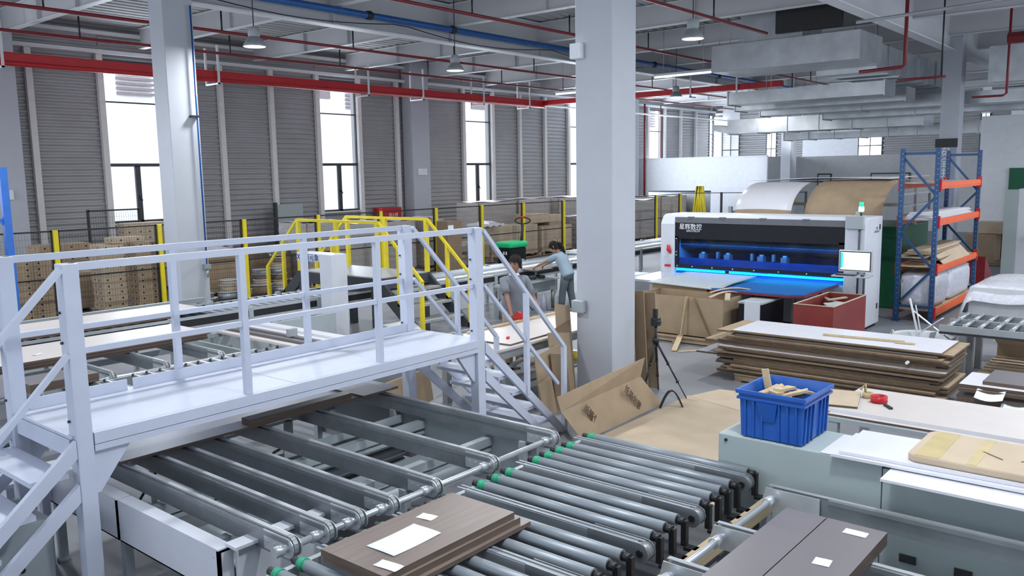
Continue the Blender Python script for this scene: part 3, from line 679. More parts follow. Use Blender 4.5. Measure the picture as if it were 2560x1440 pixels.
# belt transfer on the near side
t = thing('belt_transfer', (4.6, 1.0, 0), 'belt strand conveyor holding the dark grey boards beside the grey cabinet', 'conveyor')
for x in (5.22, 4.46, 3.86, 3.26):
    m_ = MB(); m_.box(x - 0.02, x + 0.02, -0.6, 2.12, 0.78, 0.90); m_.box(x - 0.035, x + 0.035, -0.6, 1.75, 0.88, 0.905); o = m_.build('belt_strand', 'steel', t)
    q = MB(); q.box(x - 0.015, x + 0.015, -0.6, 2.15, 0.905, 0.911); q.build('belt', 'galv_dull', o)
    g = MB(); g.prism([(x + 0.03, 1.85, 0.9), (x + 0.03, 1.85, 0.76), (x + 0.03, 2.12, 0.76), (x + 0.03, 2.18, 0.82), (x + 0.03, 2.16, 0.9)], (0.008, 0, 0))
    g.prism([(x - 0.04, 1.8, 0.9), (x - 0.04, 1.8, 0.76), (x - 0.04, 2.12, 0.76), (x - 0.04, 2.18, 0.82), (x - 0.04, 2.16, 0.9)], (0.008, 0, 0)); g.build('end_plate', 'alu', o)
m_ = MB(); m_.cyl((2.6, 2.11, 0.83), (5.28, 2.11, 0.83), 0.022, 14)
for x in (5.12, 4.36, 3.76, 3.16): m_.cyl((x - 0.04, 2.11, 0.83), (x + 0.03, 2.11, 0.83), 0.034, 14)
m_.build('drive_shaft', 'alu', t)
m_ = MB(); m_.box(3.2, 5.26, 0.55, 0.63, 0.72, 0.79); m_.box(3.2, 5.26, 1.60, 1.67, 0.66, 0.73); m_.build('cross_member', 'light_grey', t)
m_ = MB(); m_.box(3.2, 5.3, -0.6, 2.2, 0.36, 0.38); m_.build('pan', 'light_grey', t)
for (x, y) in ((5.2, 1.9), (5.2, 0.2), (3.3, 1.9), (3.3, 0.2)): MB().box(x - 0.03, x + 0.03, y - 0.03, y + 0.03, 0, 0.78).build('leg', 'light_grey', t)
# brown boards on the rollers
def frame_pts(cx, cy, sx, sy, ang, pts, z):
    return [(cx + a * math.cos(ang) - b * math.sin(ang), cy + a * math.sin(ang) + b * math.cos(ang), z) for a, b in pts]
bA = board(2.66, 3.72, 3.0, 3.5, 0.915, 0.025, 'brown_panel', 'edge_brown', 'lower brown wood grain board on the rollers, peeking out under the others', ang=0.0)
board(2.62, 3.66, 3.03, 3.55, 0.941, 0.036, 'brown_panel', 'edge_brown', 'middle brown wood grain board in the small pile on the rollers')
board(2.61, 3.63, 3.05, 3.56, 0.978, 0.036, 'brown_panel', 'edge_brown', 'topmost brown wood grain board carrying the white papers')
ZT = 1.0145
def sheet(cx, cy, z, sx, sy, ang, label, mt='paper', name='paper_sheet', cat='paper', curl=0.004):
    m_ = MB()
    def fn(u, v):
        a, b = (u - 0.5) * sx, (v - 0.5) * sy
        return (cx + a * math.cos(ang) - b * math.sin(ang), cy + a * math.sin(ang) + b * math.cos(ang), z + curl * ((2 * u - 1) ** 2 + 0.4 * math.sin(5 * v)) + curl * 0.5)
    m_.grid(fn, 6, 6, thick=(0, 0, -0.0012)); return tag(m_.build(name, mt), label, cat)
sheet(2.965, 3.285, ZT, 0.36, 0.215, 0.02, 'large white sheet of paper on the brown wood grain board')
sheet(3.26, 3.41, ZT, 0.075, 0.11, 0.15, 'small white label on the brown board near its far edge', curl=0.002)
sheet(2.70, 3.12, ZT, 0.075, 0.15, 0.1, 'small printed slip on the near corner of the brown board', curl=0.003)
# dark grey boards on the near belts
board(3.45, 4.73, 1.60, 1.84, 0.916, 0.07, 'grey_panel', 'edge_brown', 'narrow dark grey board on the near belts beside the shaft')
board(3.45, 4.72, 1.26, 1.59, 0.916, 0.075, 'grey_panel', 'edge_brown', 'wide dark grey board with white stickers on the near belts')
sheet(4.60, 1.395, 0.993, 0.07, 0.125, 0.0, 'long white sticker near the corner of the dark grey board', curl=0.001)
sheet(4.14, 1.415, 0.993, 0.085, 0.085, 0.1, 'square white sticker in the middle of the dark grey board', curl=0.001)
sheet(3.60, 1.70, 0.988, 0.08, 0.09, 0.1, 'white sticker at the near end of the narrow dark board', curl=0.001)

# ================================================================ grey cabinet with crate
t = thing('machine_cabinet', (5.9, 0.9, 0), 'long pale green-grey machine cabinet carrying the blue crate', 'cabinet')
m_ = MB(); m_.box(5.50, 6.02, 1.52, 2.66, 0, 1.10); m_.build('body', 'cabinet_grey', t, bevel=0.006)
m_ = MB(); m_.box(5.50, 6.02, -1.8, 1.515, 0, 1.08); m_.build('body', 'cabinet_grey', t, bevel=0.006)
for y in (1.34, 1.02, 0.4): MB().box(5.488, 5.50, y - 0.05, y + 0.05, 0.49, 0.54).build('latch', 'black', t)
m_ = MB(); m_.cyl((5.49, 2.60, 1.06), (5.50, 2.60, 1.06), 0.012, 8); m_.build('lock', 'black', t)
# blue crate
t = thing('plastic_crate', (5.76, 2.27, 1.10), 'blue ribbed plastic crate full of wood offcuts on the grey cabinet', 'crate')
def crate(t, x0, x1, y0, y1, z0, z1, fl=0.045, m='crate_blue'):
    w = 0.012; H = z1 - z0
    def ring(k, off, z): f = fl * k + off; return [(x0 - f, y0 - f, z), (x1 + f, y0 - f, z), (x1 + f, y1 + f, z), (x0 - f, y1 + f, z)]
    m_ = MB(); k0 = 0
    prof = [(0, -0.02, z0), (0, 0, z0 + 0.01), (0.8, 0, z0 + H * 0.80), (0.8, 0.018, z0 + H * 0.80), (0.85, 0.018, z0 + H * 0.86), (0.9, 0.006, z0 + H * 0.86), (0.9, 0.006, z0 + H * 0.92), (1, 0.022, z0 + H * 0.92), (1, 0.022, z1), (1, 0.004, z1), (0.8, -w, z0 + H * 0.8), (0, -w, z0 + w), (-5, 0.04, z0 + w)]
    prof[-1] = (0, -0.15, z0 + w)
    for p in prof: m_.v += ring(*p)
    for a in range(len(prof) - 1):
        for i in range(4): j = (i + 1) % 4; m_.face([a * 4 + i, a * 4 + j, a * 4 + 4 + j, a * 4 + 4 + i])
    m_.face([0, 3, 2, 1]); b = (len(prof) - 1) * 4; m_.face([b, b + 1, b + 2, b + 3]); m_.build('body', m, t, bevel=0.003)
    q = MB()
    for (ax, c, lo, hi, sg) in (('x', x0, y0, y1, -1), ('x', x1, y0, y1, 1), ('y', y0, x0, x1, -1), ('y', y1, x0, x1, 1)):
        for f in (0.08, 0.22, 0.36, 0.64, 0.78, 0.92):
            p = lo + (hi - lo) * f; z_ = z0 + H * 0.8; o_ = fl * 0.8
            if ax == 'x': q.hexa([(c, p - 0.006, z0 + .01), (c + sg * 0.012, p - 0.006, z0 + .01), (c + sg * 0.012, p + 0.006, z0 + .01), (c, p + 0.006, z0 + .01), (c + sg * o_, p - 0.006, z_), (c + sg * (o_ + 0.014), p - 0.006, z_), (c + sg * (o_ + 0.014), p + 0.006, z_), (c + sg * o_, p + 0.006, z_)])
            else: q.hexa([(p - 0.006, c, z0 + .01), (p + 0.006, c, z0 + .01), (p + 0.006, c + sg * 0.012, z0 + .01), (p - 0.006, c + sg * 0.012, z0 + .01), (p - 0.006, c + sg * o_, z_), (p + 0.006, c + sg * o_, z_), (p + 0.006, c + sg * (o_ + 0.014), z_), (p - 0.006, c + sg * (o_ + 0.014), z_)])
    q.build('rib', m, t)
    for (sg, xx) in ((-1, x0),):
        g = MB(); yc = (y0 + y1) / 2 + 0.02
        g.hexa([(xx, yc - 0.05, z0 + H * .40), (xx - 0.012, yc - 0.05, z0 + H * .40), (xx - 0.012, yc + 0.05, z0 + H * .40), (xx, yc + 0.05, z0 + H * .40),
                (xx, yc - 0.075, z0 + H * .78), (xx - 0.038, yc - 0.075, z0 + H * .80), (xx - 0.038, yc + 0.075, z0 + H * .80), (xx, yc + 0.075, z0 + H * .78)]); g.build('handle', m, t)
crate(t, 5.53, 6.02, 2.06, 2.50, 1.10, 1.45, 0.012)
rng = random.Random(3)
for k in range(17):
    a = rng.uniform(0, 3.1); m_ = MB(); cx, cy = rng.uniform(5.66, 5.9), rng.uniform(2.17, 2.40); z = 1.30 + 0.008 * k
    if k < 4: z = 1.12 + 0.05 * k
    m_.rbox(cx, cy, z, rng.uniform(0.10, 0.2), rng.uniform(0.05, 0.09), 0.018, a, 0, None, (('X', 'Y')[k % 2], rng.uniform(-0.35, 0.35)))
    tag(m_.build('wood_offcut', 'wood'), 'pale wood offcut piled inside the blue crate', 'wood offcut', 'offcuts in the blue crate')
m_ = MB(); m_.rbox(5.86, 2.42, 1.30, 0.02, 0.05, 0.24, 0.2, 0, None, ('X', -0.2)); tag(m_.build('wood_offcut', 'wood'), 'wood offcut standing upright at the rim of the blue crate', 'wood offcut')
# white boards and parcel on the cabinet
board(5.50, 5.98, 1.50, 1.92, 1.102, 0.004, 'white_panel', 'white_panel', 'thin white sheet on the cabinet beside the blue crate')
board(5.47, 6.02, 0.2, 1.84, 1.108, 0.018, 'white_panel', 'white_panel', 'long white panel on the cabinet under the kraft parcel', ang=0.02)
board(5.51, 6.06, 0.1, 1.80, 1.128, 0.02, 'white_panel', 'white_panel', 'upper white panel of the pair under the kraft parcel', ang=0.03)
board(5.25, 5.50, -0.4, 1.46, 1.082, 0.016, 'white_panel', 'white_panel', 'white panel overhanging the near edge of the grey cabinet', ang=0.0)
board(5.50, 5.75, -0.4, 1.40, 1.082, 0.022, 'white_panel', 'white_panel', 'white panel beside the overhanging one, under the pair')
t = thing('parcel', (5.85, 0.85, 1.17), 'flat kraft paper parcel with tape and rounded corners on the white panels', 'parcel')
m_ = MB(); P_ = []
for (cx, cy, a0) in ((6.08, 1.32, 0), (5.60, 1.32, 90), (5.60, -0.2, 180), (6.08, -0.2, 270)):
    for k in range(6): a = R(a0 + k * 18); P_.append((cx + 0.07 * math.cos(a), cy + 0.07 * math.sin(a), 1.149))
m_.prism(P_, (0, 0, 0.05)); m_.build('wrapping', 'card_pale', t, bevel=0.012)
for (y, w) in ((1.27, 0.07), (1.02, 0.03), (0.5, 0.06)): MB().box(5.54, 6.14, y - w, y + w, 1.1992, 1.2002).build('tape', 'tan_tape', t)
m_ = MB(); m_.rbox(5.80, 0.95, 1.2003, 0.16, 0.012, 0.001, 0.9); m_.rbox(5.86, 0.72, 1.2003, 0.22, 0.012, 0.001, -0.7); m_.build('scribble', 'ink', t)
# long table with beige panel
t = thing('work_table', (8.0, 0.8, 0), 'long low grey bench behind the cabinet carrying the beige panels', 'table')
MB().box(7.45, 8.5, -1.6, 2.62, 0.74, 0.78).build('table_top', 'light_grey', t)
for (x, y) in ((7.5, 2.5), (8.4, 2.5), (7.5, 0.5), (8.4, 0.5)): MB().box(x - 0.04, x + 0.04, y - 0.04, y + 0.04, 0, 0.74).build('leg', 'light_grey', t)
board(7.50, 8.46, -1.4, 2.56, 0.78, 0.02, 'beige_panel', 'edge_brown', 'lower long beige panel on the bench', ang=0.006)
board(7.56, 8.48, -1.4, 2.58, 0.80, 0.03, 'beige_panel', 'white_panel', 'upper long beige panel on the bench behind the parcel')
board(7.62, 8.2, 2.42, 2.75, 0.832, 0.018, 'card_pale', 'edge_brown', 'kraft board piece on the bench end, behind the blue crate', ang=0.25)
t = thing('tape_roll', (8.05, 2.27, 0.83), 'red roll of tape lying on the beige panel', 'tape roll')
MB().lathe((8.02, 2.27, 0.831), [(0.045, 0), (0.075, 0), (0.075, 0.06), (0.045, 0.06), (0.045, 0)], 20).build('roll', 'red', t)
t = thing('tape_gun', (8.1, 2.42, 0.83), 'tan tape dispenser next to the red roll on the beige panel', 'tape dispenser')
m_ = MB(); m_.lathe((8.12, 2.40, 0.831), [(0.03, 0), (0.05, 0), (0.05, 0.05), (0.03, 0.05), (0.03, 0)], 16); m_.build('roll', 'tan_tape', t)
m_ = MB(); m_.tube([(8.12, 2.42, 0.85), (8.16, 2.44, 0.95), (8.12, 2.47, 0.90)], 0.014, 6); m_.build('handle', 'tan_tape', t)
tag(MB().rbox(7.88, 2.15, 0.831, 0.14, 0.03, 0.02, 0.7).build('utility_knife', ['rubber'], bevel=0.004), 'small dark cutter lying beside the red tape roll', 'knife')
t = thing('plastic_tray', (6.9, 1.9, 0), 'brown glossy plastic tray with rounded corners behind the cabinet', 'tray')
m_ = MB(); P_ = []
for (cx, cy, a0) in ((7.15, 2.0, 0), (6.65, 2.0, 90), (6.65, 1.45, 180), (7.15, 1.45, 270)):
    for k in range(6): a = R(a0 + k * 18); P_.append((cx + 0.12 * math.cos(a), cy + 0.12 * math.sin(a), 0.70))
m_.prism(P_, (0, 0, 0.03)); m_.build('tray', 'brown_panel', t, bevel=0.01)
MB().box(6.6, 7.2, 1.4, 2.05, 0, 0.70).build('stand', 'galv_dull', t)

# ================================================================ second belt/roller section behind the gantry
t = thing('roller_conveyor', (5.0, 8.2, 0), 'zinc roller section right behind the gantry platform', 'conveyor')
for k in range(17):
    x = 3.62 + 0.155 * k
    if abs(x - 4.08) < 0.06 or abs(x - 4.7) < 0.06 or abs(x - 5.4) < 0.06: continue
    m_ = MB(); m_.cyl((x, 7.5, 0.87), (x, 8.95, 0.87), 0.03, 12); r_ = m_.build('roller', 'zinc_roller', t)
    m_ = MB(); m_.cyl((x, 8.95, 0.87), (x, 9.02, 0.87), 0.02, 8); m_.build('bearing', 'black', r_)
m_ = MB(); m_.box(3.5, 6.2, 9.04, 9.07, 0.72, 0.86); m_.build('side_rail', 'galv_dull', t)
m_ = MB(); m_.box(3.5, 6.2, 7.44, 7.48, 0.72, 0.86); m_.build('side_rail', 'galv_dull', t)
for (x, y) in ((3.6, 9.05), (6.1, 9.05), (3.6, 7.46), (6.1, 7.46)): MB().box(x - 0.03, x + 0.03, y - 0.03, y + 0.03, 0, 0.72).build('leg', 'light_grey', t)
t = thing('belt_transfer', (5.0, 10.0, 0), 'short belt strand section between the zinc rollers and the far roller line', 'conveyor')
for x in (4.08, 4.70, 5.40): strand(t, x, 9.12, 11.1)
m_ = MB(); m_.cyl((3.5, 9.18, 0.84), (5.9, 9.18, 0.84), 0.02, 12); m_.build('drive_shaft', 'alu', t)
m_ = MB(); m_.box(3.6, 5.8, 9.8, 9.86, 0.62, 0.7); m_.build('cross_member', 'light_grey', t)
m_ = MB(); m_.box(3.6, 5.8, 10.9, 10.96, 0.62, 0.7); m_.build('cross_member', 'light_grey', t)
for (x, y) in ((3.65, 9.83), (5.75, 9.83), (3.65, 10.93), (5.75, 10.93)): MB().box(x - 0.03, x + 0.03, y - 0.03, y + 0.03, 0, 0.62).build('leg', 'light_grey', t)
board(3.2, 5.72, 10.0, 10.95, 0.922, 0.03, 'brown_panel', 'edge_brown', 'lowest board of the pile behind the gantry railing')
board(3.2, 5.70, 9.98, 10.93, 0.956, 0.03, 'beige_panel', 'edge_brown', 'middle board of the pile behind the gantry railing')
board(3.2, 5.74, 9.97, 10.96, 0.99, 0.03, 'beige_panel', 'edge_brown', 'top beige board of the pile behind the gantry railing')
board(3.15, 3.82, 8.9, 9.35, 0.905, 0.09, 'grey_panel', 'edge_brown', 'dark board block at the end of the zinc rollers behind the gantry post')
sheet(3.75, 10.3, 1.023, 0.10, 0.06, 0.3, 'small white tag on the beige board behind the gantry railing')
# grey troughs and white profiles on the right half
t = thing('conveyor_machine', (7.4, 11.2, 0), 'low grey machine base with covers next to the far roller line', 'machine')
m_ = MB(); m_.box(6.1, 8.6, 11.0, 11.06, 0.12, 0.78); m_.build('side_cover', 'light_grey', t)
m_ = MB(); m_.box(6.1, 6.14, 9.2, 11.0, 0.25, 0.72); m_.build('side_cover', 'cabinet_grey', t)
m_ = MB(); m_.box(7.3, 8.6, 9.65, 11.0, 0.22, 0.25); m_.build('tray', 'light_grey', t)
for (x, y) in ((6.15, 11.03), (8.55, 11.03), (6.15, 9.25), (8.55, 9.25)): MB().box(x - 0.03, x + 0.03, y - 0.03, y + 0.03, 0, 0.24).build('leg', 'light_grey', t)
t = thing('profile_rack', (6.7, 9.9, 0), 'low stand with long white profiles lying toward the far rollers', 'rack')
for y in (8.9, 10.7): MB().box(6.2, 7.2, y - 0.03, y + 0.03, 0.78, 0.84).build('cross_bar', 'light_grey', t)
for (x, y) in ((6.25, 8.9), (7.15, 8.9), (6.25, 10.7), (7.15, 10.7)): MB().box(x - 0.03, x + 0.03, y - 0.03, y + 0.03, 0, 0.78).build('leg', 'light_grey', t)
for i, (x, w, h, mt, lab) in enumerate(((6.30, 0.10, 0.03, 'beige_panel', 'flat beige profile, outermost on the low stand behind the gantry rail'), (6.45, 0.07, 0.05, 'grey_panel', 'dark grey profile lying between the white ones behind the gantry rail'),
                               (6.57, 0.05, 0.06, 'grey_panel', 'second dark grey profile with a clamp on the low stand'), (6.70, 0.09, 0.05, 'white_panel', 'white profile next to the dark ones on the low stand'),
                               (6.84, 0.08, 0.07, 'white_panel', 'thicker white profile in the middle of the low stand'), (6.98, 0.10, 0.05, 'white_panel', 'white profile at the far edge of the low stand'))):
    tag(MB().box(x - w / 2, x + w / 2, 8.65, 10.9 - 0.12 * (i % 3), 0.84, 0.84 + h).build('profile', mt), lab, 'profile')
tag(MB().box(6.49, 6.62, 9.3, 9.37, 0.90, 1.0).build('clamp', 'galv_dull'), 'small metal clamp standing on the dark profile behind the gantry rail', 'clamp')
# far roller line along the hall
def roller_line(t, x0, x1, y0, y1, z, pitch, mt='roller', chain=True, skip=None):
    x = x0
    while x < x1:
        if not (skip and skip[0] < x < skip[1]):
            m_ = MB(); m_.cyl((x, y0 + 0.03, z - 0.03), (x, y1 - 0.03, z - 0.03), 0.03, 10); m_.build('roller', mt, t)
        x += pitch
    for y in (y0, y1):
        m_ = MB(); m_.box(x0 - 0.1, x1 + 0.1, y - 0.02, y + 0.02, z - 0.02, z + 0.02 if y == y0 else z - 0.005); m_.box(x0 - 0.1, x1 + 0.1, y - 0.015, y + 0.015, z - 0.17, z - 0.13); m_.build('side_rail', 'alu', t)
        m_ = MB(); m_.box(x0 - 0.1, x1 + 0.1, y - 0.008, y + 0.008, z - 0.13, z - 0.02); m_.build('drive_cover', 'black', t)
    x = x0 + 0.3
    while x < x1:
        for y in (y0, y1):
            m_ = MB(); m_.box(x - 0.04, x + 0.04, y - 0.03, y + 0.03, z - 0.35, z + 0.03); m_.box(x - 0.03, x + 0.03, y - 0.03, y + 0.03, 0, z - 0.35); m_.build('leg', 'light_grey', t)
        x += 1.35
t = thing('roller_conveyor', (7, 12.3, 0), 'long roller conveyor running toward the dark crossover stairs', 'conveyor')
roller_line(t, 3.2, 10.9, 11.85, 13.05, 0.90, 0.17)
board(3.0, 6.35, 11.90, 12.6, 0.932, 0.03, 'beige_panel', 'edge_brown', 'long beige board lying on the far roller line, nearer one')
board(3.4, 6.9, 11.95, 12.95, 0.964, 0.02, 'beige_panel', 'edge_brown', 'long pale board lying on top of the nearer one on the far roller line')
t = thing('side_guide', (5, 13.4, 0), 'grey steel side guide rail in front of the carton stacks', 'guide rail')
m_ = MB(); m_.box(4.6, 8.0, 14.0, 14.08, 0.78, 0.86); m_.build('rail', 'light_grey', t)
for x in (4.7, 7.9): MB().box(x - 0.03, x + 0.03, 14.01, 14.07, 0, 0.78).build('leg', 'light_grey', t)
t = thing('roller_conveyor', (14, 12.0, 0), 'wide roller conveyor in the middle where the woman in blue works', 'conveyor')
roller_line(t, 11.6, 17.6, 11.55, 13.0, 0.88, 0.12, 'zinc_roller')
t = thing('roller_conveyor', (21, 12.6, 0), 'pale roller conveyor continuing behind the thick white column', 'conveyor')
roller_line(t, 18.2, 27.0, 12.0, 13.6, 0.88, 0.16, 'zinc_roller')
t = thing('drive_unit', (14.5, 11.2, 0), 'conveyor drive unit with dark gears and grey cover beside the woman', 'machine')
m_ = MB(); m_.box(13.0, 14.9, 11.2, 11.26, 0.42, 0.66); m_.build('cover', 'galv_dull', t)
m_ = MB(); m_.box(13.0, 14.9, 11.1, 11.4, 0.66, 0.70); m_.build('plate', 'light_grey', t)
for i in range(5):
    m_ = MB(); m_.cyl((13.1 + 0.32 * i, 11.12, 0.76), (13.1 + 0.32 * i, 11.32, 0.76), 0.035, 12); m_.build('gear', 'black', t)
for x in (13.05, 14.85): m_ = MB(); m_.cyl((x, 11.25, 0), (x, 11.25, 0.42), 0.04, 10); m_.build('leg', 'steel', t)
m_ = MB(); m_.box(13.9, 14.05, 11.14, 11.2, 0.35, 0.55); m_.build('junction_box', 'cabinet_grey', t)
m_ = MB(); m_.tube([(13.9, 11.2, 0.4), (13.8, 11.1, 0.2), (13.9, 11.0, 0.02), (14.2, 10.9, 0.015)], 0.012, 6); m_.build('cable', 'black', t)
tag(MB().lathe((14.35, 11.12, 0.0), [(0.09, 0.0), (0.07, 0.25), (0.02, 0.42), (0.001, 0.43)], 16, close=True).build('traffic_cone', 'white_paint'), 'white cone shaped cover on the floor in front of the drive unit', 'cone')
m_ = MB(); m_.rbox(13.6, 10.7, 0.0, 0.8, 0.5, 0.10, 0.2); tag(m_.build('metal_offcut', 'galv'), 'flat metal piece on the floor near the woman in blue', 'metal piece')

board(14.15, 14.75, 11.15, 11.55, 0.885, 0.03, 'brown_panel', 'edge_brown', 'small brown board being pushed over the rollers by the woman in blue')
# ================================================================ yellow crossover stairs
t = thing('crossover_stairs', (10.4, 12.4, 0), 'dark steel crossover platform with bright yellow handrails over the roller line', 'platform')
XA, XB, YA, YB, ZD = 9.8, 11.0, 11.25, 13.6, 1.20
m_ = MB(); m_.box(XA, XB, YA, YB, ZD - 0.02, ZD); m_.build('deck', 'tread', t)
for x in (XA, XB): MB().box(x - 0.05, x + 0.05, YA, YB, ZD - 0.22, ZD - 0.01).build('edge_beam', 'dark_steel', t)
for y in (YA, YB): MB().box(XA, XB, y - 0.04, y + 0.04, ZD - 0.2, ZD - 0.01).build('end_beam', 'dark_steel', t)
for x in (XA, XB):
    for y in (YA + 0.12, YB - 0.12): MB().box(x - 0.06, x + 0.06, y - 0.06, y + 0.06, 0, ZD - 0.2).build('post', 'dark_steel', t)
for (yt, s) in ((YA, -1), (YB, 1)):
    for x in (XA, XB):
        m_ = MB(); m_.prism([(x - 0.03, yt, ZD), (x - 0.03, yt, ZD - 0.28), (x - 0.03, yt + s * 1.15, 0), (x - 0.03, yt + s * 1.45, 0)], (0.06, 0, 0)); m_.build('stringer', 'dark_steel', t)
    for k in range(4):
        z = 0.97 - 0.24 * k; y = yt + s * (0.2 + 0.28 * k)
        MB().box(XA + 0.03, XB - 0.03, y - 0.14, y + 0.14, z - 0.04, z).build('tread', 'tread', t)
    for x in (XA, XB):
        q = MB(); q.bar((x, yt, 2.19), (x, yt + s * 1.08, 1.20), 0.045); q.build('stair_handrail', 'yellow', t)
        q = MB(); q.bar((x, yt, 2.17), (x, yt + s * 1.08, 1.20), 0.035) if False else q.box(x - 0.03, x + 0.03, yt + s * 1.02, yt + s * 1.08, 0.24, 1.22); q.build('stair_baluster', 'yellow', t)
        q = MB(); q.box(x - 0.03, x + 0.03, yt + s * 0.5 - 0.03, yt + s * 0.5 + 0.03, 0.74, 1.74); q.build('stair_baluster', 'yellow', t)
for x in (XA, XB):
    MB().box(x - 0.025, x + 0.025, YA, YB, 2.16, 2.21).build('handrail', 'yellow', t)
    for y in (YA + 0.03, (YA + YB) / 2, YB - 0.03): MB().box(x - 0.035, x + 0.035, y - 0.035, y + 0.035, ZD, 2.17).build('baluster', 'yellow', t)
# scanner arch with lettering
t = thing('scanner_gantry', (8.9, 11.3, 0), 'white box section scanner post with blue lettering on its arm', 'machine')
MB().box(8.78, 9.10, 11.28, 11.62, 0.0, 1.70).build('post', 'machine_white', t, bevel=0.01)
MB().box(8.78, 9.10, 11.62, 12.25, 1.56, 1.70).build('arm', 'machine_white', t, bevel=0.01)
text('lettering', 'X中科元象', (8.775, 11.93, 1.625), (R(90), 0, R(-90)), 0.13, 'text_blue', t)
t = thing('paper_box', (9.2, 10.6, 0), 'pale box on the floor under the crossover stairs', 'box'); MB().box(9.05, 9.4, 10.6, 10.85, 0.0, 0.28).build('box', 'beige_panel', t)
t = thing('round_cover', (8.15, 9.2, 0), 'silver curved machine cover standing behind the gantry post', 'machine')
m_ = MB(); pts = [(8.0 + 0, 9.15 + 0.45 * math.cos(a), 0.30 + 0.55 * math.sin(a)) for a in [i * math.pi / 12 for i in range(13)]]
m_.prism(pts, (0.5, 0, 0)); m_.build('cover', 'alu', t); MB().box(8.0, 8.5, 8.72, 9.58, 0, 0.30).build('base', 'galv_dull', t)

# ================================================================ safety fence
t = thing('safety_fence', (18, 18.3, 0), 'black wire mesh safety fence with yellow posts in front of the pallets', 'fence')
FY = 18.3; FX = [2.9, 5.05, 7.21, 9.44, 11.61, 13.84, 16.03, 18.26, 20.36, 22.51, 24.85, 27.0, 29.2, 31.51, 33.6]
for x in FX:
    MB().box(x - 0.048, x + 0.048, FY - 0.06, FY - 0.012, 0, 2.0).build('post', 'yellow', t)
for a, b in zip(FX, FX[1:]):
    m_ = MB()
    for x in (a + 0.06, b - 0.06): m_.box(x - 0.03, x + 0.03, FY - 0.01, FY + 0.03, 0.05, 2.0)
    for z in (0.08, 1.0, 1.98): m_.box(a + 0.06, b - 0.06, FY - 0.01, FY + 0.02, z - 0.016, z + 0.016)
    fr = m_.build('panel_frame', 'black', t)
    m_ = MB(); n = int((b - a) / 0.06)
    for i in range(1, n): x = a + 0.06 + (b - a - 0.12) * i / n; m_.box(x - 0.0016, x + 0.0016, FY, FY + 0.003, 0.08, 1.98)
    for i in range(1, 13): z = 0.08 + 1.9 * i / 13; m_.box(a + 0.06, b - 0.06, FY + 0.003, FY + 0.006, z - 0.0016, z + 0.0016)
    m_.build('wire_mesh', 'black', fr)
t = thing('safety_fence', (34, 15, 0), 'end run of the black mesh fence turning back before the white partition', 'fence')
FE = [(33.5, 18.2), (34.2, 16.6), (34.9, 15.0), (35.6, 13.4)]
for (x, y) in FE[1:]: MB().box(x - 0.04, x + 0.04, y - 0.04, y + 0.04, 0, 2.05).build('post', 'dark_steel', t)
for a, b in zip(FE, FE[1:]):
    m_ = MB()
    for z in (0.1, 1.0, 2.02): m_.bar((a[0], a[1], z), (b[0], b[1], z), 0.03)
    m_.build('panel_frame', 'black', t)
t = thing('fence_gate', (10.3, 22, 0), 'black mesh gate panel standing against the window behind the cartons', 'gate')
m_ = MB()
for x in (9.65, 11.0): m_.box(x - 0.03, x + 0.03, 22.3, 22.34, 0, 2.25)
m_.box(9.65, 11.0, 22.3, 22.33, 2.2, 2.24); m_.box(9.65, 11.0, 22.3, 22.33, 0.05, 0.09); g_ = m_.build('gate_frame', 'black', t)
m_ = MB()
for i in range(1, 22): m_.box(9.65 + 1.35 * i / 22 - 0.002, 9.65 + 1.35 * i / 22 + 0.002, 22.31, 22.314, 0.08, 2.2)
for i in range(1, 14): m_.box(9.65, 11.0, 22.315, 22.318, 2.2 * i / 14 - 0.002, 2.2 * i / 14 + 0.002)
m_.build('wire_mesh', 'black', g_)

# ================================================================ pallets and cartons behind the fence
def pallet(x0, x1, y0, y1, label, group=None):
    t = thing('pallet', ((x0 + x1) / 2, (y0 + y1) / 2, 0), label, 'pallet', group)
    m_ = MB()
    for k in range(3): y = y0 + 0.05 + (y1 - y0 - 0.1) * k / 2; m_.box(x0, x1, y - 0.05, y + 0.05, 0, 0.02)
    m_.build('bottom_board', 'pallet_wood', t)
    for k in range(3):
        x = x0 + 0.06 + (x1 - x0 - 0.12) * k / 2; MB().box(x - 0.03, x + 0.03, y0, y1, 0.02, 0.10).build('runner', 'pallet_wood', t)
    m_ = MB(); n = 6
    for k in range(n): x = x0 + (x1 - x0 - 0.1) * k / (n - 1); m_.box(x, x + 0.1, y0, y1, 0.10, 0.12)
    m_.build('top_board', 'pallet_wood', t)
    return t
ORD = ['lowest', 'second', 'third', 'fourth', 'fifth', 'sixth', 'seventh', 'eighth', 'ninth', 'tenth', 'eleventh', 'twelfth', 'thirteenth']
def carton(x0, x1, y0, y1, z0, z1, label, holes=True, mt='card', group=None, tape=False, jit=0.0):
    m_ = MB(); j = jit
    m_.box(x0 + j, x1 + j, y0, y1, z0, z1 - 0.004, 0)
    if holes:
        zc = (z0 + z1) / 2; r = min(0.022, (z1 - z0) * 0.2)
        for fx in (0.22, 0.78):
            x = x0 + j + (x1 - x0) * fx; m_.cyl((x, y0 - 0.001, zc), (x, y0, zc), r, 8, 1)
        for fy in (0.3, 0.7):
            y = y0 + (y1 - y0) * fy; m_.cyl((x0 + j - 0.001, y, zc), (x0 + j, y, zc), r, 8, 1)
    if tape: m_.box(x0 + j - 0.001, x1 + j + 0.001, (y0 + y1) / 2 - 0.025, (y0 + y1) / 2 + 0.025, z1 - 0.004, z1 - 0.003, 2)
    m_.box((x0 + x1) / 2 + j - 0.002, (x0 + x1) / 2 + j + 0.002, y0 - 0.002, y0, z0, z1 - 0.01, 3)
    return tag(m_.build('carton', [mt, 'hole', 'tan_tape', 'card_dark']), label, 'carton', group)
